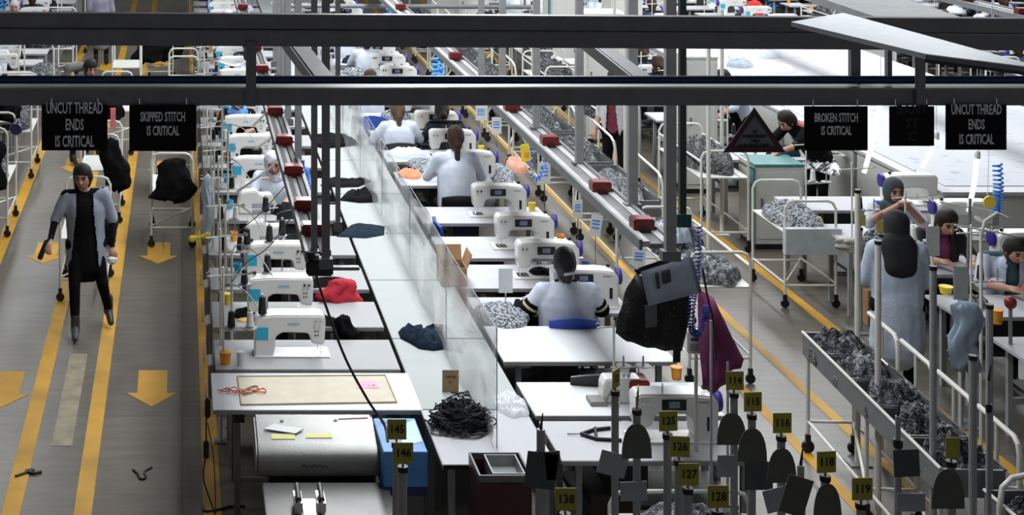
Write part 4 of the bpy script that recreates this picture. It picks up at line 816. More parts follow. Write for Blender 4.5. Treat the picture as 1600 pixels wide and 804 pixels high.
card(903, 326, 14, 28, 15.9, 'white and blue card on a stand behind the right machines', base=0.0); card(931, 352, 18, 34, 14.7, 'white and blue tilted card on a stand right of the machines', tilt=.15, base=0.0); card(752, 176, 18, 24, 19.2, 'blue printed card on a stand under the lower beam, centre', base=0.0); card(776, 196, 15, 26, 18.4, 'pale printed card beside the rail, centre', base=0.0); card(998, 402, 20, 30, 12.9, 'pale blue card hanging left of the dark folder', tilt=.1, base=0.0); card(851, 270, 18, 34, 16.6, 'pale blue card under the blue coiled hose', base=0.0)
# blue coil and yellow tag
def coil(name, label, pts, r, wire, turns, m):
    c_ = curve(pts, 12); L = len(c_); out = []
    for i in range(turns*10):
        u = i/(turns*10-1)*(L-1.001); k = int(u); p = c_[k].lerp(c_[k+1], u-k); t_ = (c_[k+1]-c_[k]).normalized(); a = t_.cross(Vector((0, 1, 0))).normalized(); b_ = t_.cross(a); an = 2*PI*i/10; out.append(p+(a*math.cos(an)+b_*math.sin(an))*r)
    return tag(G().tube(out, wire, 5).obj(name, m, None, 80), label, 'hose')
HOSEB = mat('bright_blue_hose', (.03, .22, .75), .35)
coil('coiled_air_hose', 'bright blue coiled air hose hanging beside the yellow tag', [Vector((3.02, 15.4, 2.21)), pd(826, 215, 15.4), pd(828, 250, 15.4), pd(832, 275, 15.4), pd(843, 278, 15.4), pd(850, 258, 15.4), pd(852, 225, 15.4)], .022, .007, 16, HOSEB)
p = pd(822, 238, 15.2); t = thing('yellow_tag', 'yellow and orange tag hanging at the blue coiled hose', 'tag', p); G().prism(rp([(-.04, -.10), (.05, -.08), (.03, .09), (-.06, .07)], .02), 0, .01).obj('tag_plate', YEL, t); box('orange_print', -.02, .03, -.003, 0, -.05, .0, ORANGE, t); G().tube([(0, .005, .09), (3.0-p.x, .3, 2.22-p.z)], .003).obj('string', CORDW, t)
coil('coiled_air_hose', 'dark blue coiled hose looping beside the magenta cloth', [pd(1092, 352, 9.5), pd(1090, 400, 9.5), pd(1088, 440, 9.5), pd(1082, 470, 9.5), pd(1080, 510, 9.5), pd(1090, 522, 9.5), pd(1100, 500, 9.5), pd(1104, 478, 9.55)], .020, .0045, 50, mat('dark_blue_hose', (.02, .035, .30), .35))
cord('black cord hanging beside the dark blue coil', [pd(1098, 420, 9.45), pd(1103, 450, 9.45), pd(1108, 475, 9.45), pd(1114, 500, 9.45), pd(1118, 560, 9.5)], .006, CORDB)
# hanging black skirt and folder
def outline(name, pxs, d_, th, m, parent, wob=.0):
    P = [pd(a, b, d_) for a, b in pxs]; g = G(); n = len(P); vs = []
    c_ = sum(P, Vector())/n; R_ = 6
    for side in (0, 1):
        for k in range(R_+1):
            f = k/R_
            for p in P:
                q = c_.lerp(p, f); y = (th/2*math.sqrt(max(0, 1-f**4)) if side else -th/2*math.sqrt(max(0, 1-f**4)))+wob*noise.noise(Vector((q.x*14, 0, q.z*4))); vs.append((q.x-parent.location.x, d_+y-parent.location.y, q.z-parent.location.z))
    M_ = (R_+1)*n
    for s_ in (0, 1):
        for k in range(R_):
            for i in range(n): a = s_*M_+k*n; g.f.append((a+i, a+(i+1) % n, a+n+(i+1) % n, a+n+i)); g.m.append(0)
    for i in range(n): a = R_*n; g.f.append((a+i, a+(i+1) % n, M_+a+(i+1) % n, M_+a+i)); g.m.append(0)
    g.v = vs; o = g.obj(name, m, parent, 60); return o
def dense(pl, k=5): return [((pl[i][0]*(1-t/k)+pl[(i+1) % len(pl)][0]*t/k), (pl[i][1]*(1-t/k)+pl[(i+1) % len(pl)][1]*t/k)) for i in range(len(pl)) for t in range(k)]
t = thing('hanging_skirt', 'black speckled skirt hanging on the end of the right rail', 'garment', pd(1030, 400, 9.6))
outline('skirt', dense([(992, 428), (1075, 450), (1080, 480), (1072, 520), (1064, 546), (1040, 548), (1005, 542), (980, 533), (962, 520), (966, 490), (978, 455)]), 9.6, .10, two_tone_mat('black_speckled_cloth', (.006, .006, .007), (.09, .075, .06), 60, .7, .62, .68), t, .05)
outline('waistband', dense([(990, 421), (1058, 398), (1060, 404), (996, 430)]), 9.56, .03, BLACK, t); outline('swing_tag', dense([(1007, 476), (1026, 474), (1027, 510), (1009, 512)], 3), 9.52, .006, mat('grey_swing_tag', (.10, .11, .11), .7), t)
outline('strap', dense([(1052, 540), (1064, 540), (1063, 566), (1051, 566)], 3), 9.6, .03, BLACK, t)
t = thing('hanging_folder', 'grey-blue plastic folder with paper slips clipped on the rail end', 'folder', pd(1045, 400, 9.45))
FD = mat('grey_blue_folder', (.30, .35, .43), .35)
outline('cover', dense([(1001, 424), (1076, 401), (1091, 458), (1013, 478)]), 9.45, .016, FD, t); outline('fold', dense([(1076, 401), (1082, 402), (1097, 456), (1091, 458)]), 9.47, .02, mat('violet_grey_plastic', (.15, .13, .19), .4), t)
outline('slip', dense([(1033, 424), (1047, 420), (1049, 440), (1036, 444)], 3), 9.425, .006, mat('slate_slip', (.03, .035, .05), .6), t); outline('slip', dense([(1023, 427), (1029, 425), (1032, 450), (1027, 452)], 3), 9.425, .006, MATS['slate_slip'], t)
t = thing('magenta_cloth', 'dusty magenta cloth hanging beside the dark blue coil', 'garment', pd(1120, 460, 9.8))
outline('cloth', dense([(1094, 455), (1112, 462), (1138, 515), (1161, 560), (1156, 574), (1143, 580), (1136, 600), (1112, 616), (1096, 600), (1092, 540)]), 9.8, .09, mat('dusty_magenta_cloth', (.20, .035, .12), .8, bump=.3, bscale=14), t, .08)
for px, a, b in ((1111, 500, 620), (1137, 565, 625)): o = thing('clear_rod', 'clear upright rod before the magenta cloth, '+('left one' if px < 1120 else 'right one'), 'rod', (xx(px, 9.65), 9.65, 0)); G().tube([(0, 0, 0), (0, 0, zz(a, 9.65))], .008).obj('rod', mat('pale_grey_rod', (.45, .46, .5), .3), o)
t = thing('thread_counter', 'small white counter box with dark display below the dark blue coil', 'device', pd(1089, 553, 9.85)); box('case', -.06, .06, 0, .06, 0, .15, MACH, t, .008); box('display', -.04, .03, -.003, 0, .085, .105, mat('teal_display', (.02, .06, .08), .3), t); box('display_plate', -.045, .045, -.002, 0, .02, .07, LEGG, t)
t = thing('counter_post', 'pale post carrying the white counter box', 'post', (xx(1089, 9.9), 9.92, TT)); G().tube([(0, 0, 0), (0, 0, zz(553, 9.9)-TT-.002)], .012).obj('tube', TUBEW, t)
s1 = proto_stand('thread stand with three steel discs behind the red sewing head', (3.08, 10.95, TT), .50)
s1.rotation_euler = (0, 0, 0)
# red serger head
t = thing('overlock_machine', 'cream and dark red overlock sewing head on the second right table', 'sewing machine', (3.0, 10.78, TT))
G().prism(rp([(-.06, 0), (.24, 0), (.25, .15), (.20, .17), (-.04, .17), (-.06, .12)], .02), -.07, .07).obj('body', MACH, t, 40, .01); box('red_cover', .12, .262, -.085, .08, .01, .165, mat('serger_red', (.30, .02, .01), .4), t, .01)
for k in range(3): G().lathe([(.012, 0), (.014, .02), (.006, .03)], 10, (.06+.035*k, -.02, .17)).obj('tension_dial', CREAM, t)
o = G().tube([(-.05, -.10, .04), (-.02, -.10, .09), (.02, -.11, .06), (.03, -.12, .02)], .012).obj('looper_cover', CHROME, t); box('work_plate', -.16, -.04, -.12, .02, .0, .03, STEEL, t, .004)
# clamp tool on the front right table
t = thing('clamp_frame', 'black open clamp frame lying on the nearest right table', 'tool', at(938, 690, TT)); G().tube([(-.10, .10, .012), (.0, .17, .012), (.12, .20, .012)], .012).obj('arm', BLACK, t); G().tube([(-.10, .10, .012), (-.02, .02, .012), (.14, .0, .012)], .012).obj('arm', BLACK, t); G().tube([(-.02, .03, .012), (.01, .16, .03)], .010).obj('link', BLACK, t); G().tube([(-.19, .11, .008), (-.1, .1, .012)], .004).obj('tip', CHROME, t)
# blue trousers etc handled above; small debris on the floor
def scrap(label, px, py, pts, r=.006): c_ = at(px, py, .008); tag(G().tube(curve([c_+Vector((a, b, 0)) for a, b in pts], 6), r, 5).obj('thread_scrap', CORDB, None, 80), label, 'scrap')
scrap('small black wavy scrap on the aisle floor near the bottom', 220, 738, [(-.06, .06), (-.02, -.02), (.0, -.10), (.04, -.08), (.03, .02), (.08, .10)], .008)
scrap('black tuft scrap on the left yellow line', 45, 738, [(-.09, -.06), (0, .02), (.03, .05), (-.02, .03), (.03, -.01), (.09, .02)], .013)
scrap('black cord end lying at the foot of the right yellow line', 330, 795, [(-.06, .05), (-.04, -.03), (.06, 0), (.14, .05), (.24, .05)], .010)
t = thing('hanging_cable', 'black cable with inline switch hanging off the left table corner', 'cable', (.20, 10.7, 0)); G().tube(curve([(-.02, 0, .80), (-.03, 0, .6), (-.03, 0, .42), (-.05, -.1, .28), (.02, -.2, .1), (.05, -.25, .012)]), .006).obj('wire', CORDB, t); box('inline_switch', -.05, -.01, -.03, .01, .38, .50, BLACK, t, .008); G().tube(curve([(-.02, 0, .62), (.02, -.05, .40), (.03, -.15, .2), (.03, -.25, .02)]), .004).obj('wire', CORDB, t); box('plug', -.04, .0, -.03, .02, .66, .80, BLACK, t, .01)

# white overlock heads, bags and uprights on the left row
t = thing('overlock_machine', 'white overlock head behind the black cones in the left row', 'sewing machine', (.62, LF[3]+.32, TT))
G().prism(rp([(-.02, 0), (.36, 0), (.37, .10), (.32, .20), (.20, .19), (.16, .24), (.02, .22), (-.03, .12)], .03), -.08, .08).obj('body', MACH, t, 40, .012); box('front_cover', .12, .34, -.092, -.08, .02, .11, mat('grey_violet_panel', (.35, .34, .40), .4), t, .004); box('knife_guard', .24, .30, -.10, -.092, .03, .08, mat('teal_glass', (.05, .16, .2), .3), t); box('knife_guard', .31, .33, -.10, -.092, .02, .09, BLACK, t)
for k in range(4): G().lathe([(.012, 0), (.014, .02), (.006, .035)], 10, (.05+.04*k, -.03, .19)).obj('tension_dial', CHROME, t)
G().tube([(.0, .03, .2), (.02, .03, .33), (.3, .03, .35)], .005).obj('thread_tree', TUBEW, t)
dup(t, (.60, LF[4]+.32, TT), .05, 'white overlock head left of the rail end in the left row')
p_ = at(352, 300, TT); o = drape('plastic_bag', 'pale blue translucent bag hanging at the left ends of the far left-row tables', (.24, 14.55, .82), .10, .62, .10, mat('pale_blue_bag', (.42, .48, .55), .2, alpha=.8, bump=.7, bscale=14), 31, 'bag', pinch=.7)
t = thing('yellow_bow', 'yellow cloth bow tied at the aisle side of the left row', 'bow', (.17, 14.5, .86)); G().cap((0, 0, 0), (-.07, 0, -.015), .012, .035, .6).cap((0, 0, 0), (.07, 0, .02), .012, .035, .6).obj('bow', YEL, t, 80)
for k, (px, a, dd) in enumerate(((347, 170, 17.6), (356, 205, 16.4), (341, 255, 15.2), (352, 330, 13.1), (345, 455, 11.9), (362, 395, 12.2))):
    t = thing('white_upright', 'slim white upright at the aisle side of the left row, %s' % ('farthest of six', 'second farthest of six', 'fourth nearest of six', 'third nearest of six', 'nearest of six', 'second nearest of six')[k], 'pole', (xx(px, dd), dd, 0)); zt = zz(a, dd)
    G().tube([(0, 0, .01), (0, 0, zt)], .011, 8).obj('tube', TUBEW, t); box('base_plate', -.05, .05, -.05, .05, 0, .01, GREYM, t); G().tube(curve([(0, 0, zt), (.05, -.05, zt+.08), (.2, -.1, zt+.02), (.32, -.12, zt-.15)]), .005).obj('thread_tube', TUBEW, t)
    box('control_box', -.05, .05, -.05, -.015, .5, .68, LEGG, t, .006); G().tube(arc((.0, -.06, .45), .08, 0, 2*PI, 16), .005).obj('air_tube', TUBEW, t)
# ------------------------------------------------------------ aisle carts on the left
LC = [(-2.55, 17.6, 'first cart at the left picture edge'), (-2.55, 20.4, 'second cart at the left picture edge'), (-2.55, 24.0, 'cart beyond the left edge carts'), (-2.5, 27.5, 'far cart left of the outer yellow line'), (-2.5, 31, 'farthest cart left of the outer yellow line')]
cart = proto_cart('white tubular cart with castors, '+LC[0][2], (LC[0][0], LC[0][1], 0), .55, .9, 1.25)
for x, y, l in LC[1:]: dup(cart, (x, y, 0), 0, 'white tubular cart with castors, '+l)
mc = [(-1.21, 15.3, 'directly behind the walking person'), (-1.2, 18.2, 'second behind the walking person'), (-1.18, 21.8, 'behind the sign at the far left'), (-.34, 17.2, 'nearer one between the right aisle lines'), (-.34, 19.4, 'farther one between the right aisle lines'), (-.2, 24.0, 'seen between the beams'), (-.62, 27.5, 'far up between the aisle lines'), (-1.15, 25.5, 'far up the middle aisle strip')]
c2 = proto_cart('narrow white tubular cart '+mc[0][2], (mc[0][0], mc[0][1], 0), .46, .8, 1.05)
for x, y, l in mc[1:]: dup(c2, (x, y, 0), 0, 'narrow white tubular cart '+l)
for i, (x, y, w_, h, l, m) in enumerate(((-2.2, 17.56, .34, .62, 'black garment hanging on the first cart at the left edge', BLKCL), (-2.3, 20.36, .3, .4, 'black garment hanging on the second left edge cart', BLKCL), (-.76, 15.22, .26, .42, 'black garment hanging on the cart behind the walking person', BLKCL), (-.80, 18.17, .30, .6, 'tall black garment on the second cart behind the walking person', BLKCL), (-.10, 17.12, .40, .46, 'black garment bunched on the nearer cart between the aisle lines', BLKCL), (-1.0, 21.77, .3, .5, 'dark garment hanging on the cart behind the far left sign', BLKCL), (-.6, 27.4, .5, .6, 'black garments hanging far up the aisle', BLKCL), (-.2, 27.6, .4, .6, 'second bunch of black garments far up the aisle', BLKCL))):
    drape('hung_garment', l, (x+.0, y-.03, 1.02-h if i > 1 else 1.2-h), w_, h, .16, m, i+2)
t = thing('paper_sheet', 'dotted white sheet hanging from the cart behind the walking person', 'paper', (-.72, 15.25, .45)); box('sheet', -.08, .06, 0, .004, 0, .42, two_tone_mat('dotted_paper', (.03, .03, .03), (.72, .72, .72), 45, .7, .36, .42), t)
o = box('pink_label', -.84, -.78, 18.1, 18.12, 1.15, 1.38, mat('pink_label', (.75, .18, .22), .6)); tag(o, 'pink label on the cart beside the far left sign', 'label')
for i, (x, y, z, l) in enumerate(((-2.28, 17.9, .63, 'dark bagged garments on the first left edge cart'), (-2.28, 20.7, .63, 'dark bagged garments on the second left edge cart'), (-2.2, 24.4, .63, 'grey bagged garments on the cart beyond the left edge carts'), (-2.2, 27.9, .63, 'bagged garments on the far left cart'))): tag(blob('bagged_garments', .5, .8, .22, BAGGED if i < 2 else BAGGED2, i+40, loc=(x, y+.1, z)), l, 'garments')
t = thing('air_gun_hose', 'dark blue round spool hanging on the pole at the left picture edge', 'spool', pd(25, 201, 17.4)); G().lathe([(.02, -.03), (.06, -.03), (.075, 0), (.06, .03), (.02, .03)], 18, (0, 0, 0), Matrix.Rotation(R(90), 4, 'X')).obj('spool', mat('navy_plastic', (.015, .015, .06), .4), t); G().tube([(0, 0, .05), (-.01, 0, .6)], .006).obj('line', CORDB, t); G().tube([(0, 0, -.06), (.01, 0, -.35)], .015).obj('handle', TUBEW, t)

# ------------------------------------------------------------ right aisle: hoop carts, troughs, cabinets
def trough(label, loc, rz, w_, L, h, comps, dep=.17, hoops=True, bm_=BAGGED):
    t = thing('garment_trough', label, 'trough', loc, rz)
    z0 = h-dep; th = .012
    box('side_panel', 0, th, 0, L, z0, h, TROUGH, t); box('side_panel', w_-th, w_, 0, L, z0, h, TROUGH, t); box('end_panel', th, w_-th, 0, th, z0, h, TROUGH, t); box('end_panel', th, w_-th, L-th, L, z0, h, TROUGH, t); box('bottom', th, w_-th, th, L-th, z0, z0+.01, TROUGH, t)
    for x in (0, w_): G().tube([(x, 0, h), (x, L, h)], .011, 8).obj('rim', CHROME if x else TUBEW, t)
    for k in range(1, comps): y = L*k/comps; box('divider', th, w_-th, y-.004, y+.004, z0, h-.01, TROUGH, t); G().tube([(0, y, h), (w_, y, h)], .008).obj('cross_rim', CHROME, t)
    n = max(2, comps//2+1)
    for k in range(n):
        y = .06+(L-.12)*k/(n-1)
        for x in (.02, w_-.02): G().tube([(x, y, .09), (x, y, z0)], .015, 8).obj('leg', TUBEW, t); caster(t, x, y, .045)
        G().tube([(.02, y, .24), (w_-.02, y, .24)], .011).obj('rung', TUBEW, t)
        if k < n-1:
            y2 = .06+(L-.12)*(k+1)/(n-1)
            for x in (.02, w_-.02): G().tube([(x, y, .24), (x, y2, .24)], .011).obj('rail', TUBEW, t)
            G().tube([(.02, y, .24), (w_-.02, y2, .24)], .012).obj('brace', TUBEW, t)
    if hoops:
        for k in range(4):
            y = L*(k+.0)/4+.1; x = w_+.13
            G().tube([(x, y, z0), (x, y, h+.05), (x, y+.02, h+.11), (x, y+.07, h+.14), (x, y+L/4-.06, h+.14)], .017, 10).obj('side_hoop', TUBEW, t); G().tube([(w_, y, z0+.02), (x, y, z0+.02)], .012).obj('hoop_strut', TUBEW, t); G().tube([(x, y+.3, h+.14), (x, y+.3, .05)], .014, 8).obj('hoop_post', TUBEW, t)
    return t
A = at(1470, 732, .9); B = at(1254, 518, .9); ang = math.atan2(-(B.x-A.x), B.y-A.y); L_ = (B-A).length
tr = trough('long grey garment trough on white castored legs, lower right', A, ang, .38, L_, .9, 5)
tr.location.z = 0
for k in range(5):
    y = L_*(k+.5)/5; q = Matrix.Rotation(ang, 3, 'Z') @ Vector((.19, y, 0)); o = blob('bagged_garments', .37, L_/5-.03, .24, [BAGGED, BAGGED, BAGGED, BAGGED2, BAGGED][k], 50+k, freq=2.0, rough=.45, loc=(A.x+q.x, A.y+q.y, .755), rz=ang); tag(o, 'dark bagged garments in the long lower right trough, %s compartment from the front' % ORD[k], 'garments', 'bagged garments in the long trough')
t2 = trough('garment trough with curved hoop in the bottom right corner', (4.78, 8.2, 0), 0, .75, .95, .84, 2, hoops=False); G().tube([(-.03, .72, .1), (-.03, .72, .84), (-.01, .73, .95), (.05, .74, 1.0), (.25, .76, 1.03), (.8, .8, 1.07)], .017, 10).obj('front_hoop', TUBEW, t2)
for k in range(2): tag(blob('bagged_garments', .68, .44, .2, BAGGED if k else BAGGED2, 60+k, loc=(5.155, 8.44+.47*k, .70)), 'bagged garments in the bottom right corner trough, %s half' % ('rear' if k else 'front'), 'garments')
tk = []
for k in range(9):
    y = 15.9+1.75*k; lb = 'grey garment trough in the right aisle row, %s from the front' % ORD[k]
    if k == 0: tq = trough(lb, (4.5, y, 0), 0, .46, 1.6, .85, 3, hoops=False); G().tube([(.48, 0, .1), (.48, 0, 1.0), (.47, .03, 1.08), (.46, .1, 1.12), (.46, .8, 1.15)], .014, 8).obj('hoop', TUBEW, tq); tq['group'] = 'right aisle troughs'
    else: dup(tq, (4.5, y, 0), 0, lb)
    b_ = blob('bagged_garments', .42, 1.5, .22, BAGGED if k % 3 else BAGGED2, 70+k, loc=(4.73, y+.8, .70)); tag(b_, 'bagged garments filling the right aisle trough %s from the front' % ORD[k], 'garments', 'bagged garments in the right aisle')
hc = proto_cart('white hoop cart with grey bagged garments behind the hanging skirt', (4.33, 13.1, 0), .52, 1.5, 1.12, shelf=.82)
for x in (0, .52): G().tube([(x, 0, 1.0), (x, 1.5, 1.0)], .012).obj('top_rail', TUBEW, hc)
tag(blob('bagged_garments', .5, .75, .17, BAGGED2, 80, loc=(4.6, 13.5, .83)), 'grey bagged garments at the front of the hoop cart behind the skirt', 'garments'); tag(blob('bagged_garments', .5, .7, .24, BAGGED2, 81, loc=(4.55, 14.25, .83)), 'grey bagged garments heaped at the rear of the hoop cart', 'garments')
tag(blob('bagged_garments', .38, .3, .16, mat('pale_blue_bag', (.42, .48, .55), .2, alpha=.8, bump=.7, bscale=14), 82, loc=(4.42, 13.95, 1.0)), 'pale blue plastic bag on top of the hoop cart behind the rail end', 'bag')
sc_ = proto_cart('white cart holding grey lace pieces near the cream cabinet', (5.93, 15.1, 0), .50, .85, 1.05, shelf=.74); tag(blob('bagged_garments', .48, .8, .16, MATS['grey_lace'], 84, loc=(6.18, 15.52, .75)), 'grey lace fabric pieces on the white cart near the cream cabinet', 'garments')
sheet = box('pale_tray', 5.9, 6.45, 15.0, 15.08, .55, .80, mat('clear_grey_bin', (.45, .5, .52), .3)); tag(sheet, 'translucent grey bin front hung on the white lace cart', 'bin')
for i, (x, y) in enumerate(((5.75, 17.0), (5.4, 19.9), (5.35, 22.6), (5.7, 25), (5.5, 28.2), (12.3, 22), (12.32, 25), (12.3, 29))):
    dup(hc, (x, y, 0), 0, 'white hoop cart with dark bags, %s deep in the right part of the hall' % ORD[i], 'hoop carts deep in the hall'); tag(blob('bagged_garments', .5, 1.2, .28, BAGGED, 85+i, loc=(x+.26, y+.7, .83)), 'dark bags on the hoop cart %s deep in the right part of the hall' % ORD[i], 'garments', 'bags on the deep hoop carts')
def cabinet(label, x, y, w_, d_, h, top=CREAM, side=None):
    t = thing('cabinet', label, 'cabinet', (x, y, 0)); box('body', 0, w_, 0, d_, .06, h-.03, CREAM, t, .006); box('plinth', .02, w_-.02, .02, d_, 0, .06, BLACK, t); box('top', -.005, w_+.005, -.01, d_+.005, h-.03, h, top, t, .004)
    if side: box('side_panel', -.02, 0, -.01, .1, .08, h-.04, side, t)
    dr = box('door', .03, w_-.03, -.012, 0, .12, h-.08, CREAM, t, .004); box('handle', .06, .08, -.03, -.012, h*.5, h*.5+.1, GREYM, dr); return t
cabinet('tall cream cabinet with teal edge right of the rail posts', 6.42, 19.6, .42, .6, 1.75, CREAM, TEAL); cabinet('tall grey-cream cabinet left of the teal-edged one', 5.95, 22.6, .6, .6, 1.9); cabinet('low cream cabinet with teal top behind the warning triangle', 6.38, 17.1, .55, .5, .95, TEAL, TEAL); cabinet('cream cabinet seen between the beams right of centre', 7.4, 26.5, .55, .6, 1.9); cabinet('second cream cabinet between the beams right of centre', 6.6, 27.5, .5, .6, 1.9, CREAM, TEAL); cabinet('grey panel cabinet between beams at the far right', 14.6, 20.5, .8, .6, 1.9)
for i, (x, y) in enumerate(((5.2, 32), (5.6, 31), (9.86, 33), (12.1, 35), (12.05, 27.2))): cabinet('cream cabinet far back in the hall, %s from the front' % ORD[i], x, y, .6, .6, 1.9)
for i, (px, py0) in enumerate(((1107, 330), (1128, 320), (977, 262), (960, 245))):
    d_ = 16.5+1.2*i; x = xx(px, d_); t = thing('white_upright', 'tall white upright tube between the carts, %s from the right' % ORD[(1, 0, 2, 3)[i]], 'pole', (x, d_, 0)); G().tube([(0, 0, .02), (0, 0, 2.6)], .022, 10).obj('tube', TUBEW, t); box('base_plate', -.07, .07, -.07, .07, 0, .02, CREAM, t)

# cutting table
MARK = two_tone_mat('grey_scattered_print', (.22, .24, .27), (.36, .37, .40), 6, .5, .30, .42)
for i in range(5):
    y0 = 16.05+2.2*i; t = thing('cutting_table', 'wide white cutting table at the right, %s length from the front' % ORD[i], 'table', (7.95, y0, 0), 0, 'lengths of the wide cutting table')
    box('tabletop', 0, 3.4, 0, 2.19, .86, .90, LAMR, t, .004); box('side_panel', .05, .08, .05, 2.15, 0, .86, CREAM, t); box('front_panel', .08, 3.35, .06, .08, .0, .86, CREAM, t)
t = thing('paper_lay', 'pale marker paper spread over the right cutting table', 'paper', (8.1, 16.3, .9)); box('sheet', 0, 3.0, 0, 6.4, .002, .008, MARK, t)
for i, (px, py, w_, h_, l) in enumerate(((1155, 104, 40, 6, 'flat grey fabric bundle on the cutting table between the beams'), (1215, 112, 50, 6, 'long white bundle on the cutting table between the beams'), (1190, 90, 60, 4, 'narrow white bundle on the cutting table near the upper beam'), (1150, 92, 24, 5, 'white parcel on the cutting table between the beams'))): pile('fabric_bundle', l, px, py, w_, h_, .12, COATW if i else mat('grey_blue_cloth', (.3, .35, .4), .8), 90+i, z=.9)

# ------------------------------------------------------------ right-hand sewing row and its things
SF = [11.5, 12.55, 13.70, 14.8, 15.9]+[17.05+1.15*k for k in range(18) if k not in (0, 2, 8, 9)]
SX = 6.35
st = proto_table(1, 2.4, .58, 'white sewing table nearest in the right-hand row', (SX, SF[0], 0), top=LAMR)
for i, y in enumerate(SF[1:]): dup(st, (SX, y, 0), 0, 'white sewing table of the right-hand row, %s beyond the nearest' % ORD[i], 'right-hand row tables')
for i, y in enumerate(SF):
    if i != 1: dup(rm, (SX+1.05 if i else SX+1.15, y+.28, TT), PI if 0 < i < 6 else 0, 'white sewing machine on the right-hand row table %s from the front' % ORD[i], 'right-hand row machines')
dup(rm, (SX+.78, SF[1]+.28, TT), PI, 'white sewing machine under the hands of the bent short-haired worker')
for i, y in enumerate(SF[:12]): dup(ts, (SX+.16, y+.12, TT), 0, 'white thread stand at the right-hand row, %s from the front' % ORD[i], 'thread stands of the right-hand row'); dup(cb if i % 2 else cw_, (SX+.22, y+.09, TT+.282), 0, 'thread cone on the right-hand row stand %s from the front' % ORD[i], 'right-hand row cones')
for px, py, m, lb, r_, h_ in ((1383, 350, ORANGE, 'orange cup on the table before the worker in grey headscarf', .04, .09), (1558, 505, ORANGE, 'orange paper cup on the nearest right-hand table', .045, .11), (1478, 458, YEL, 'yellow funnel cup at the corner of the right-hand row', .055, .06)):
    z_ = TT; p = at(px, py, z_); cup(px, py, z_, m, lb, r_, h_)
for i, (px, py, w_, h_, m, lb) in enumerate(((1595, 446, 36, 16, MATS['peach_cloth'], 'peach cloth under the machine of the bent worker'), (1372, 373, 50, 10, MATS['grey_lace'], 'grey lace cloth before the worker in grey headscarf'), (1440, 392, 34, 14, REDCL, 'dark red cloth in front of the black vest worker'), (1266, 350, 40, 10, YEL, 'yellow and white cuttings on the table by the cabinet'), (1285, 262, 46, 22, two_tone_mat('black_white_lattice_cloth', (.02, .02, .02), (.7, .7, .7), 12), 'black and white patterned cloth under the pink sleeves'), (1520, 478, 50, 10, MATS['grey_lace'], 'pale lace cuttings on the second right-hand table'))): pile('fabric_pile', lb, px, py, w_, h_, .09, m, 110+i)
t = thing('red_tension_unit', 'dark red round knob unit on a stem in the right-hand row', 'device', (6.42, 11.9, TT)); G().tube([(0, 0, 0), (0, 0, .28)], .014).obj('stem', GREYM, t); G().cap((0, 0, .32), (0, 0, .33), .045, .045).obj('knob', mat('crimson_plastic', (.20, .008, .02), .4), t)
t = thing('cyan_bottle', 'cyan bottle standing beside the red knob unit', 'bottle', (6.78, 11.7, TT)); G().lathe([(.03, 0), (.032, .13), (.012, .17), (.012, .2)], 14).obj('body', CYAN, t); G().lathe([(.014, .2), (.014, .225)], 12).obj('cap', PAPER, t)
for i, (px, py, dd) in enumerate(((1412, 372, 13.9), (1458, 375, 13.4), (1502, 440, 12.0), (1552, 330, 15.4))):
    t = thing('instruction_board', 'small grey board on a stem at the right-hand row, %s from the left' % ORD[i], 'board', (xx(px, dd), dd, 0)); zb = zz(py, dd); box('board', -.06, .06, 0, .01, zb-.14, zb+.12, mat('pale_grey_board', (.35, .37, .36), .5), t, .004); G().tube([(0, .015, 0), (0, .015, zb+.1)], .012).obj('stem', TUBEW, t)
coil('coiled_air_hose', 'bright blue coiled hose hanging above the bent worker at far right', [pd(1558, 255, 13.9), pd(1560, 290, 13.9), pd(1558, 315, 13.9), pd(1556, 336, 13.9)], .038, .009, 15, HOSEB)
t = thing('yellow_tag', 'round yellow tag beside the blue hose at far right', 'tag', pd(1545, 315, 13.8)); G().lathe([(.0, 0), (.055, 0), (.055, .02), (0, .02)], 16, (0, 0, 0), Matrix.Rotation(R(90), 4, 'X')).obj('disc', YEL, t); G().tube([(0, .02, .05), (.15, .1, 6.19-t.location.z)], .003).obj('string', CORDW, t)
for px, a, b, dd, lb in ((1533, 345, 500, 11.6, 'tall pale thread pole with curved arm, far right'), (1505, 310, 440, 13.2, 'thin slanting pole left of the far right pole')):
    t = thing('thread_pole', lb, 'pole', (xx(px, dd), dd, 0)); z1 = zz(a, dd); G().tube([(0, 0, 0), (0, 0, z1-.1), (.03, 0, z1), (.12, 0, z1+.06), (.2, 0, z1+.02)] if px > 1520 else [(0, 0, 0), (.06, 0, z1)], .013, 8).obj('pole', TUBEW if px > 1520 else GREYM, t); G().tube([(-.2, 0, z1-.03), (.3, 0, z1-.12)], .007).obj('arm', TUBEW, t)
# brown carton and tub below the right row
t = thing('cardboard_box', 'brown cardboard box on the floor below the right-hand row', 'box', (6.5, 14.55, 0)); box('body', 0, .42, 0, .3, 0, .34, CARDB, t, .004); box('tape', .18, .24, -.002, .302, .06, .342, KRAFT, t)
# long strips of fabric / bins at near ends of the right-hand row
for i, (px, py, dd, w_, h_) in enumerate(((1370, 420, 13.7, .16, .35), (1415, 455, 12.9, .2, .4), (1500, 520, 11.45, .22, .5), (1330, 380, 14.6, .3, .12))): drape('hanging_cloth', 'pale grey cloth hanging at the aisle end of the right-hand row, %s' % ('second from the left', 'third from the left', 'lowest and rightmost', 'leftmost')[i], (xx(px, dd), dd-.05, max(.1, zz(py, dd)-h_/2)), w_, h_, .1, mat('grey_beige_cloth', (.34, .34, .30), .8) if i != 2 else mat('pale_blue_plastic_sheet', (.30, .38, .48), .3), 120+i, 'cloth', pinch=.8)
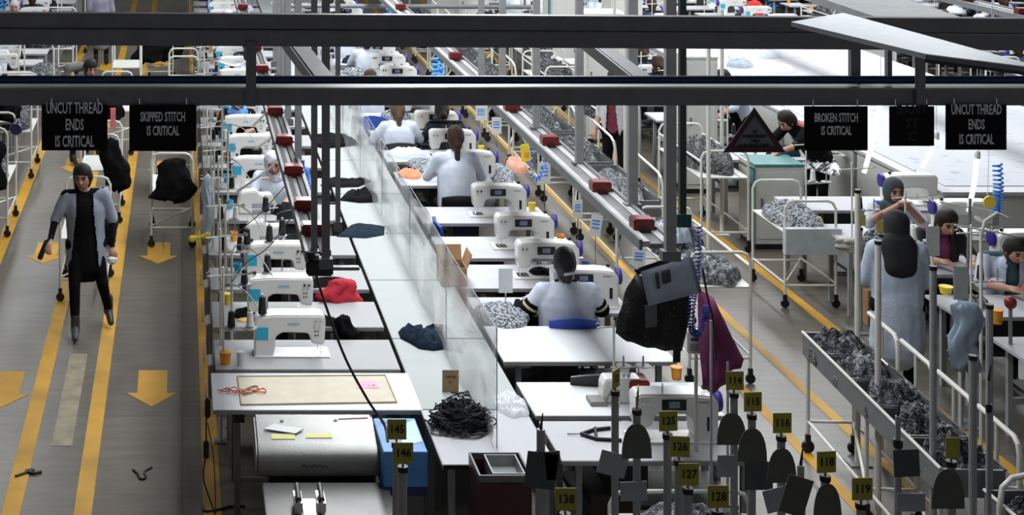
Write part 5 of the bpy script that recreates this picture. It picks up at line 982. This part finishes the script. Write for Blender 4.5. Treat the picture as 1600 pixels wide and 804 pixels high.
# ------------------------------------------------------------ distant rows
def far_rows(bx, y0, n, nm, mach, L=1.3):
    ft = None
    for i in range(n):
        y = y0+1.15*i; lb = 'white sewing table in the %s, %s from the front' % (nm, ORD[i])
        dup(st, (bx-.7, y, 0), 0, lb, 'tables in the '+nm); dup(mach, (bx+(.28 if mach is rm else -.2)+rnd.uniform(-.1, .1), y+.3, TT), rnd.choice((0, 0, PI)) if mach is rm else 0, 'white sewing machine in the %s, %s from the front' % (nm, ORD[i]), 'machines in the '+nm)
        if i % 2 == 0: dup(ts, (bx-.62, y+.2, TT), 0, 'white thread stand in the %s, %s from the front' % (nm, ORD[i]), 'thread stands in the '+nm)
        dup(ch, (bx+.1, y-.3, 0), 0, 'dark work chair in the %s, %s from the front' % (nm, ORD[i]), 'chairs in the '+nm)
for a in ((-3.0, 20.4, 15, 'far left block', lm), (9.1, 27.5, 9, 'block beyond the cutting table', rm), (13.6, 19.9, 16, 'far right block', lm), (16.1, 24.5, 12, 'second far right block', rm), (18.6, 28.5, 8, 'outermost right block', lm), (11.2, 28.6, 8, 'block behind the far cutting table end', lm)): far_rows(*a)
pal = [('black cloth heap', BLKCL), ('white cloth heap', COATW), ('grey patterned cloth heap', MATS['grey_lace']), ('grey cloth heap', mat('mid_grey_cloth', (.12, .12, .13), .8)), ('dark blue cloth heap', NAVYCL), ('pale blue cloth heap', COAT)]
hp0 = {n: blob('cloth_heap', .42, .32, .10, m, 200+i, nx=14, loc=(2.02+.1, 31+.4*i, TT)) for i, (n, m) in enumerate(pal)}
for i, (n, o) in enumerate(hp0.items()): tag(o, '%s at the far end of the centre table' % n, 'cloth')
for nm, x0, x1, Y in (('left row', .95, 1.45, LF[3:]), ('right row', 2.6, 2.9, RF[7:]), ('right-hand row', 6.5, 7.5, SF[5:]), ('far left block', -3.5, -2.7, [20.4+1.15*k for k in range(15)]), ('block beyond the cutting table', 8.6, 9.5, [27.5+1.15*k for k in range(9)]), ('far right block', 13, 14, [19.9+1.15*k for k in range(16)]), ('second far right block', 15.6, 16.6, [24.5+1.15*k for k in range(12)]), ('outermost right block', 18, 19, [28.5+1.15*k for k in range(8)])):
    for i, y in enumerate(Y):
        n, m = rnd.choice(pal); o = hp0[n].copy(); C.objects.link(o); o.location = (rnd.uniform(x0, x1), y+.3, TT+.001); o.rotation_euler = (0, 0, rnd.uniform(0, 6)); o['label'] = '%s on the %s table, %s along it' % (n, nm, ORD[i]); o['group'] = 'cloth heaps on the '+nm
sb = {}
for nm, x, Y in (('left row', .50, LF[2:16]), ('right row', 3.62, RF[4:16]), ('far left block', -3.5, [20.4+1.15*k for k in range(12)]), ('far right block', 13.05, [19.9+1.15*k for k in range(14)])):
    for i, y in enumerate(Y):
        m = rnd.choice([('orange', ORANGE), ('cyan', CYAN), ('yellow', YEL), ('red', mat('bright_red_plastic', (.5, .01, .02), .3)), ('blue', BLUEP)]); l = '%s cup on the %s tables, %s along the row' % (m[0], nm, ORD[i])
        if m[0] in sb: dup(sb[m[0]], (x, y+.48, TT), 0, l, 'cups in the '+nm)
        else:
            sb[m[0]] = t = thing('cup', l, 'cup', (x, y+.48, TT), 0, 'cups in the '+nm); G().lathe([(.03, 0), (.038, .085), (.034, .085), (.026, .008)], 14).obj('body', m[1], t)
t = thing('red_sheet', 'bright red cloth hanging at the top of the picture right of centre', 'cloth', pd(1180, 33, 31)); t['category'] = 'cloth'; drape('cloth', '', (0, 0, 0), .36, .42, .1, mat('signal_red_cloth', (.75, .03, .02), .7), 140, parent=t)
for i, (px, py, dd) in enumerate(((684, 115, 22), (5, 15, 33), (1208, 8, 34), (610, 28, 29))): coil('coiled_air_hose', 'sky blue coiled hose far back, %s' % ('in the gap right of the centre', 'at the top left corner', 'at the top right of centre', 'above the upper beam at centre')[i], [pd(px, py-38, dd), pd(px-2, py-15, dd), pd(px-4, py, dd), pd(px+4, py+4, dd), pd(px+4, py-15, dd)], .045, .02, 9, mat('sky_blue_hose', (.08, .38, .85), .35))

# ------------------------------------------------------------ foreground number stands
def num_stand(px, py, num, label, rz=0, w_=.098, h_=.104, poly=True, wp=.021, cards=(), blank=False, ext=0):
    d_ = F*(H-1.70)/(py-VY) if not isinstance(ext, float) else ext; s_ = F/d_; x = xx(px, d_); zc = zz(py, d_)
    t = thing('number_stand', label, 'number stand', (x, d_, 0)); zt = zc-h_/2-.03
    G().tube([(0, .012, .01), (0, .012, zt)], wp, 12).obj('pole', LEGG, t); box('base_plate', -.11, .11, -.1, .12, 0, .012, GREYM, t)
    G().tube([(0, .012, zt-.015), (0, .012, zt+.012)], wp*1.25, 12).obj('pole_cap', BLACK, t); G().tube([(0, .012, zt), (0, .012, zc)], .006).obj('tag_stem', GREYM, t)
    o = box('number_tag', -w_/2, w_/2, -.004, 0, -h_/2, h_/2, TAG, t); o.location = (0, 0, zc); o.rotation_euler = (0, 0, rz)
    if not blank: text('number', [num], .056, TAGINK, o, (0, -.0055, 0), .92, bold=.0012)
    for (cx_, cy_, cw, chh, kind, m, tilt) in cards:
        a = cw/s_/2; b = chh/s_/2
        pl = [(-a, -b), (a, -b), (a, b), (-a, b)] if kind == 'rect' else [(-a, -b), (a, -b)]+[(a*math.cos(q)**.8 if q < PI/2-.01 else (0 if q < PI/2+.01 else -a*abs(math.cos(q))**.8), -b+2*b*max(.12, math.sin(q)**.9) if 0 < q < PI else -b+.25*b) for q in [PI*k/12 for k in range(1, 12)]]
        o = G().prism(pl, -.002, .002).obj('pattern_card', m, t, 0); o.location = (xx(cx_, d_)-x, -.022, zz(cy_, d_)); o.rotation_euler = (0, tilt, 0)
        G().tube([(xx(cx_, d_)-x, -.02, zz(cy_, d_)), (0, .0, zz(cy_, d_)+.0)] if abs(cx_-px) > 3 else [(0, -.02, zz(cy_, d_)), (0, .012, zz(cy_, d_))], .006).obj('clip', BLACK, t)
    return t
GC, PC = GREYCARD, GREYCARD2; NP = mat('dark_slate_card', (.06, .065, .07), .8)
num_stand(620, 670, '145', 'number stand with yellow tag 145 before the blue carton'); num_stand(630, 707, '146', 'number stand with yellow tag 146 just below tag 145')
num_stand(884, 779, '138', 'yellow tag 138 on a pole by the bottom edge, below the clamp frame')
num_stand(962, 591, '12', 'number stand with small turned tag 12 left of the machine', .9, cards=[(956, 722, 44, 36, 'rect', PC, .25)])
num_stand(996, 620, '12', 'number stand with edge-on tag and arched card', 1.2, cards=[(993, 686, 47, 54, 'arch', GC, 0), (988, 764, 42, 30, 'rect', PC, -.05)])
num_stand(1044, 657, '125', 'yellow tag 125 on a pole left of the white machine’s pillar', .1); num_stand(1062, 697, '126', 'yellow tag 126 on a pole, just right below tag 125', -.1); num_stand(1076, 740, '127', 'yellow tag 127 on a pole between tags 126 and 128'); num_stand(1122, 775, '128', 'yellow tag 128 on a pole, lowest of the 125 to 128 group')
num_stand(1148, 594, '114', 'yellow tag 114 on a pole with arched card, beside the magenta cloth', cards=[(1141, 667, 46, 50, 'arch', GC, 0), (1132, 725, 26, 34, 'rect', PC, 0)]); num_stand(1176, 627, '115', 'yellow tag 115 on a pole with arched card, next right of tag 114', .08, cards=[(1173, 692, 46, 52, 'arch', GC, 0), (1183, 740, 44, 44, 'rect', NP, 0)])
num_stand(1222, 660, '116', 'yellow tag 116 over the yellow aisle line, with tilted pale card', .05, cards=[(1219, 724, 46, 54, 'arch', GC, 0), (1215, 776, 46, 36, 'rect', PC, -.25)]); num_stand(1291, 721, '118', 'yellow tag 118 on a pole before the front leg of the trough', .12, cards=[(1290, 780, 44, 56, 'arch', GC, 0)]); num_stand(1347, 763, '119', 'tag 119 on a pole, lowest of the row beside the aisle line', .05)
num_stand(1488, 699, '', 'number stand with blank olive tag over the long trough', blank=True, w_=.07, cards=[(1478, 760, 52, 62, 'arch', GC, 0)])
num_stand(1502, 441, '8', 'number stand with olive tag 8 at the right-hand row', .2, w_=.11, ext=12.2, wp=.02); num_stand(1345, 344, '', 'number stand with blank olive tag before the worker in grey headscarf', blank=True, ext=14.4, wp=.02, w_=.09); num_stand(1378, 354, '', 'second blank olive tag stand before the worker in grey headscarf', blank=True, ext=14.1, wp=.02, w_=.1); num_stand(627, 799, '', 'low number stand with blank tag cut by the bottom edge', blank=True, w_=.05) if False else None
def rod_stand(px, py, d_, label, cards=(), w_=.022):
    x = xx(px, d_); z = zz(py, d_); t = thing('rod_stand', label, 'stand', (x, d_, 0)); G().tube([(0, 0, .01), (0, 0, z-.22)], w_, 12).obj('pole', LEGG, t); G().tube([(0, 0, z-.24), (0, 0, z-.20)], w_*1.3, 12).obj('collar', BLACK, t); G().tube([(0, 0, z-.22), (0, 0, z-.08)], w_*.75, 10).obj('inner_pole', LEGG, t); G().tube([(0, 0, z-.08), (.01, 0, z)], [.008, .003]).obj('spike', BLACK, t); box('base_plate', -.11, .11, -.1, .1, 0, .012, GREYM, t)
    for (cx_, cy_, cw, chh, kind, m, tilt) in cards:
        s_ = F/d_; o = box('pattern_card', -cw/s_/2, cw/s_/2, -.002, .002, -chh/s_/2, chh/s_/2, m, t); o.location = (xx(cx_, d_)-x, -w_-.006, zz(cy_, d_)); o.rotation_euler = (0, tilt, 0); G().tube([(xx(cx_, d_)-x, -w_, zz(cy_, d_)), (0, 0, zz(cy_, d_))], .006).obj('clip', BLACK, t)
rod_stand(845, 645, 7.7, 'grey rod stand with black spike and two dark cards, bottom centre', [(843, 730, 48, 56, 'r', NP, .12), (862, 722, 24, 44, 'r', GC, -.1)], .028)
rod_stand(1251, 700, 7.3, 'grey rod stand with black spike between tags 116 and 118', [(1240, 770, 40, 60, 'r', GC, .3)])
rod_stand(1403, 625, 7.9, 'dark rod stand with square card before the long trough', [(1413, 720, 40, 42, 'r', NP, -.05), (1420, 781, 44, 28, 'r', PC, 0)], .018)
rod_stand(1545, 570, 7.9, 'thin teal rod stand at the right edge before the trough', (), .012)
for i, (px, py, dd) in enumerate(((1458, 420, 9.5), (1372, 380, 10.5), (1340, 300, 11.5), (1546, 480, 9.2), (1520, 560, 8.6))): 
    t = thing('tall_pole', 'tall pale pole standing among the right aisle carts, %s from the left' % ORD[(2, 1, 0, 4, 3)[i]], 'pole', (xx(px, dd), dd, 0)); G().tube([(0, 0, .01), (0, 0, zz(py, dd))], .021, 10).obj('tube', TUBEW if i in (1, 2) else LEGG, t); box('base_plate', -.08, .08, -.08, .08, 0, .012, GREYM, t); G().tube([(0, 0, zz(py, dd)-.005), (0, 0, zz(py, dd)+.02)], .024, 10).obj('pole_cap', BLACK, t)
# maroon bin with crate at the front of the centre table
t = thing('parts_bin', 'dark maroon bin with black crate rim at the front of the centre table', 'bin', (1.80, 9.30, 0)); box('bottom', .012, .308, .012, .328, .66, .68, DARKM, t)
for a in ((0, .32, 0, .012), (0, .32, .328, .34), (0, .012, .012, .328), (.308, .32, .012, .328)): box('side_wall', *a, 0, .82, MAROON, t)
for a in ((0, .32, 0, .012), (0, .32, .328, .34), (0, .012, .012, .328), (.308, .32, .012, .328)): box('crate_rim', *a, .82, .86, DARKM, t)
o = thing('grey_tray', 'small grey tray lying in the maroon bin', 'tray', (1.89, 9.34, .775))
for a in ((0, .2, 0, .01, 0, .08), (0, .2, .27, .28, 0, .08), (0, .01, .01, .27, 0, .08), (.19, .2, .01, .27, 0, .08)): box('tray_wall', *a, LEGG, o)
box('tray_base', .01, .19, .01, .27, 0, .008, LEGG, o)
for k in range(5): box('rib', .03, .08, .05+.05*k, .07+.05*k, .68, .74, LEGG, t)
# silver bags and rail at the bottom centre
bc = proto_cart('white tube cart holding silver bags at the bottom centre', (2.62, 8.85, 0), .85, .55, .72, shelf=.58)
tag(blob('bagged_garments', .80, .5, .14, BAGGED2, 150, loc=(3.05, 9.12, .59)), 'silver bagged garments on the cart at the bottom centre', 'garments')
G().tube([(0, .0, .70), (-.4, .05, .66)], .012).obj('side_rail', CHROME, bc)
t = thing('machine_stand', 'dark pedestal with brown drawer below the nearest right table', 'stand', (2.62, 9.86, 0)); box('drawer_unit', 0, .3, 0, .3, .05, .5, mat('dark_brown_board', (.03, .018, .012), .6), t, .006); box('foot', .03, .27, .02, .28, 0, .05, BLACK, t)

coil('coiled_air_hose', 'bright blue coiled hose hanging behind the posts beside the left rail', [Vector((.92, 11.6, 2.18)), pd(478, 270, 11.6), pd(483, 300, 11.6), pd(492, 335, 11.6)], .022, .008, 22, HOSEB)
seen = {}
for o in C.objects:
    if o.parent is None and 'label' in o.keys():
        l = o['label']; n = len(l.split())
        if l in seen: print('DUPLABEL', l)
        if n < 4 or n > 16: print('LEN', n, l)
        seen[l] = 1
print('TOP', len(seen), 'OBJ', len(C.objects))
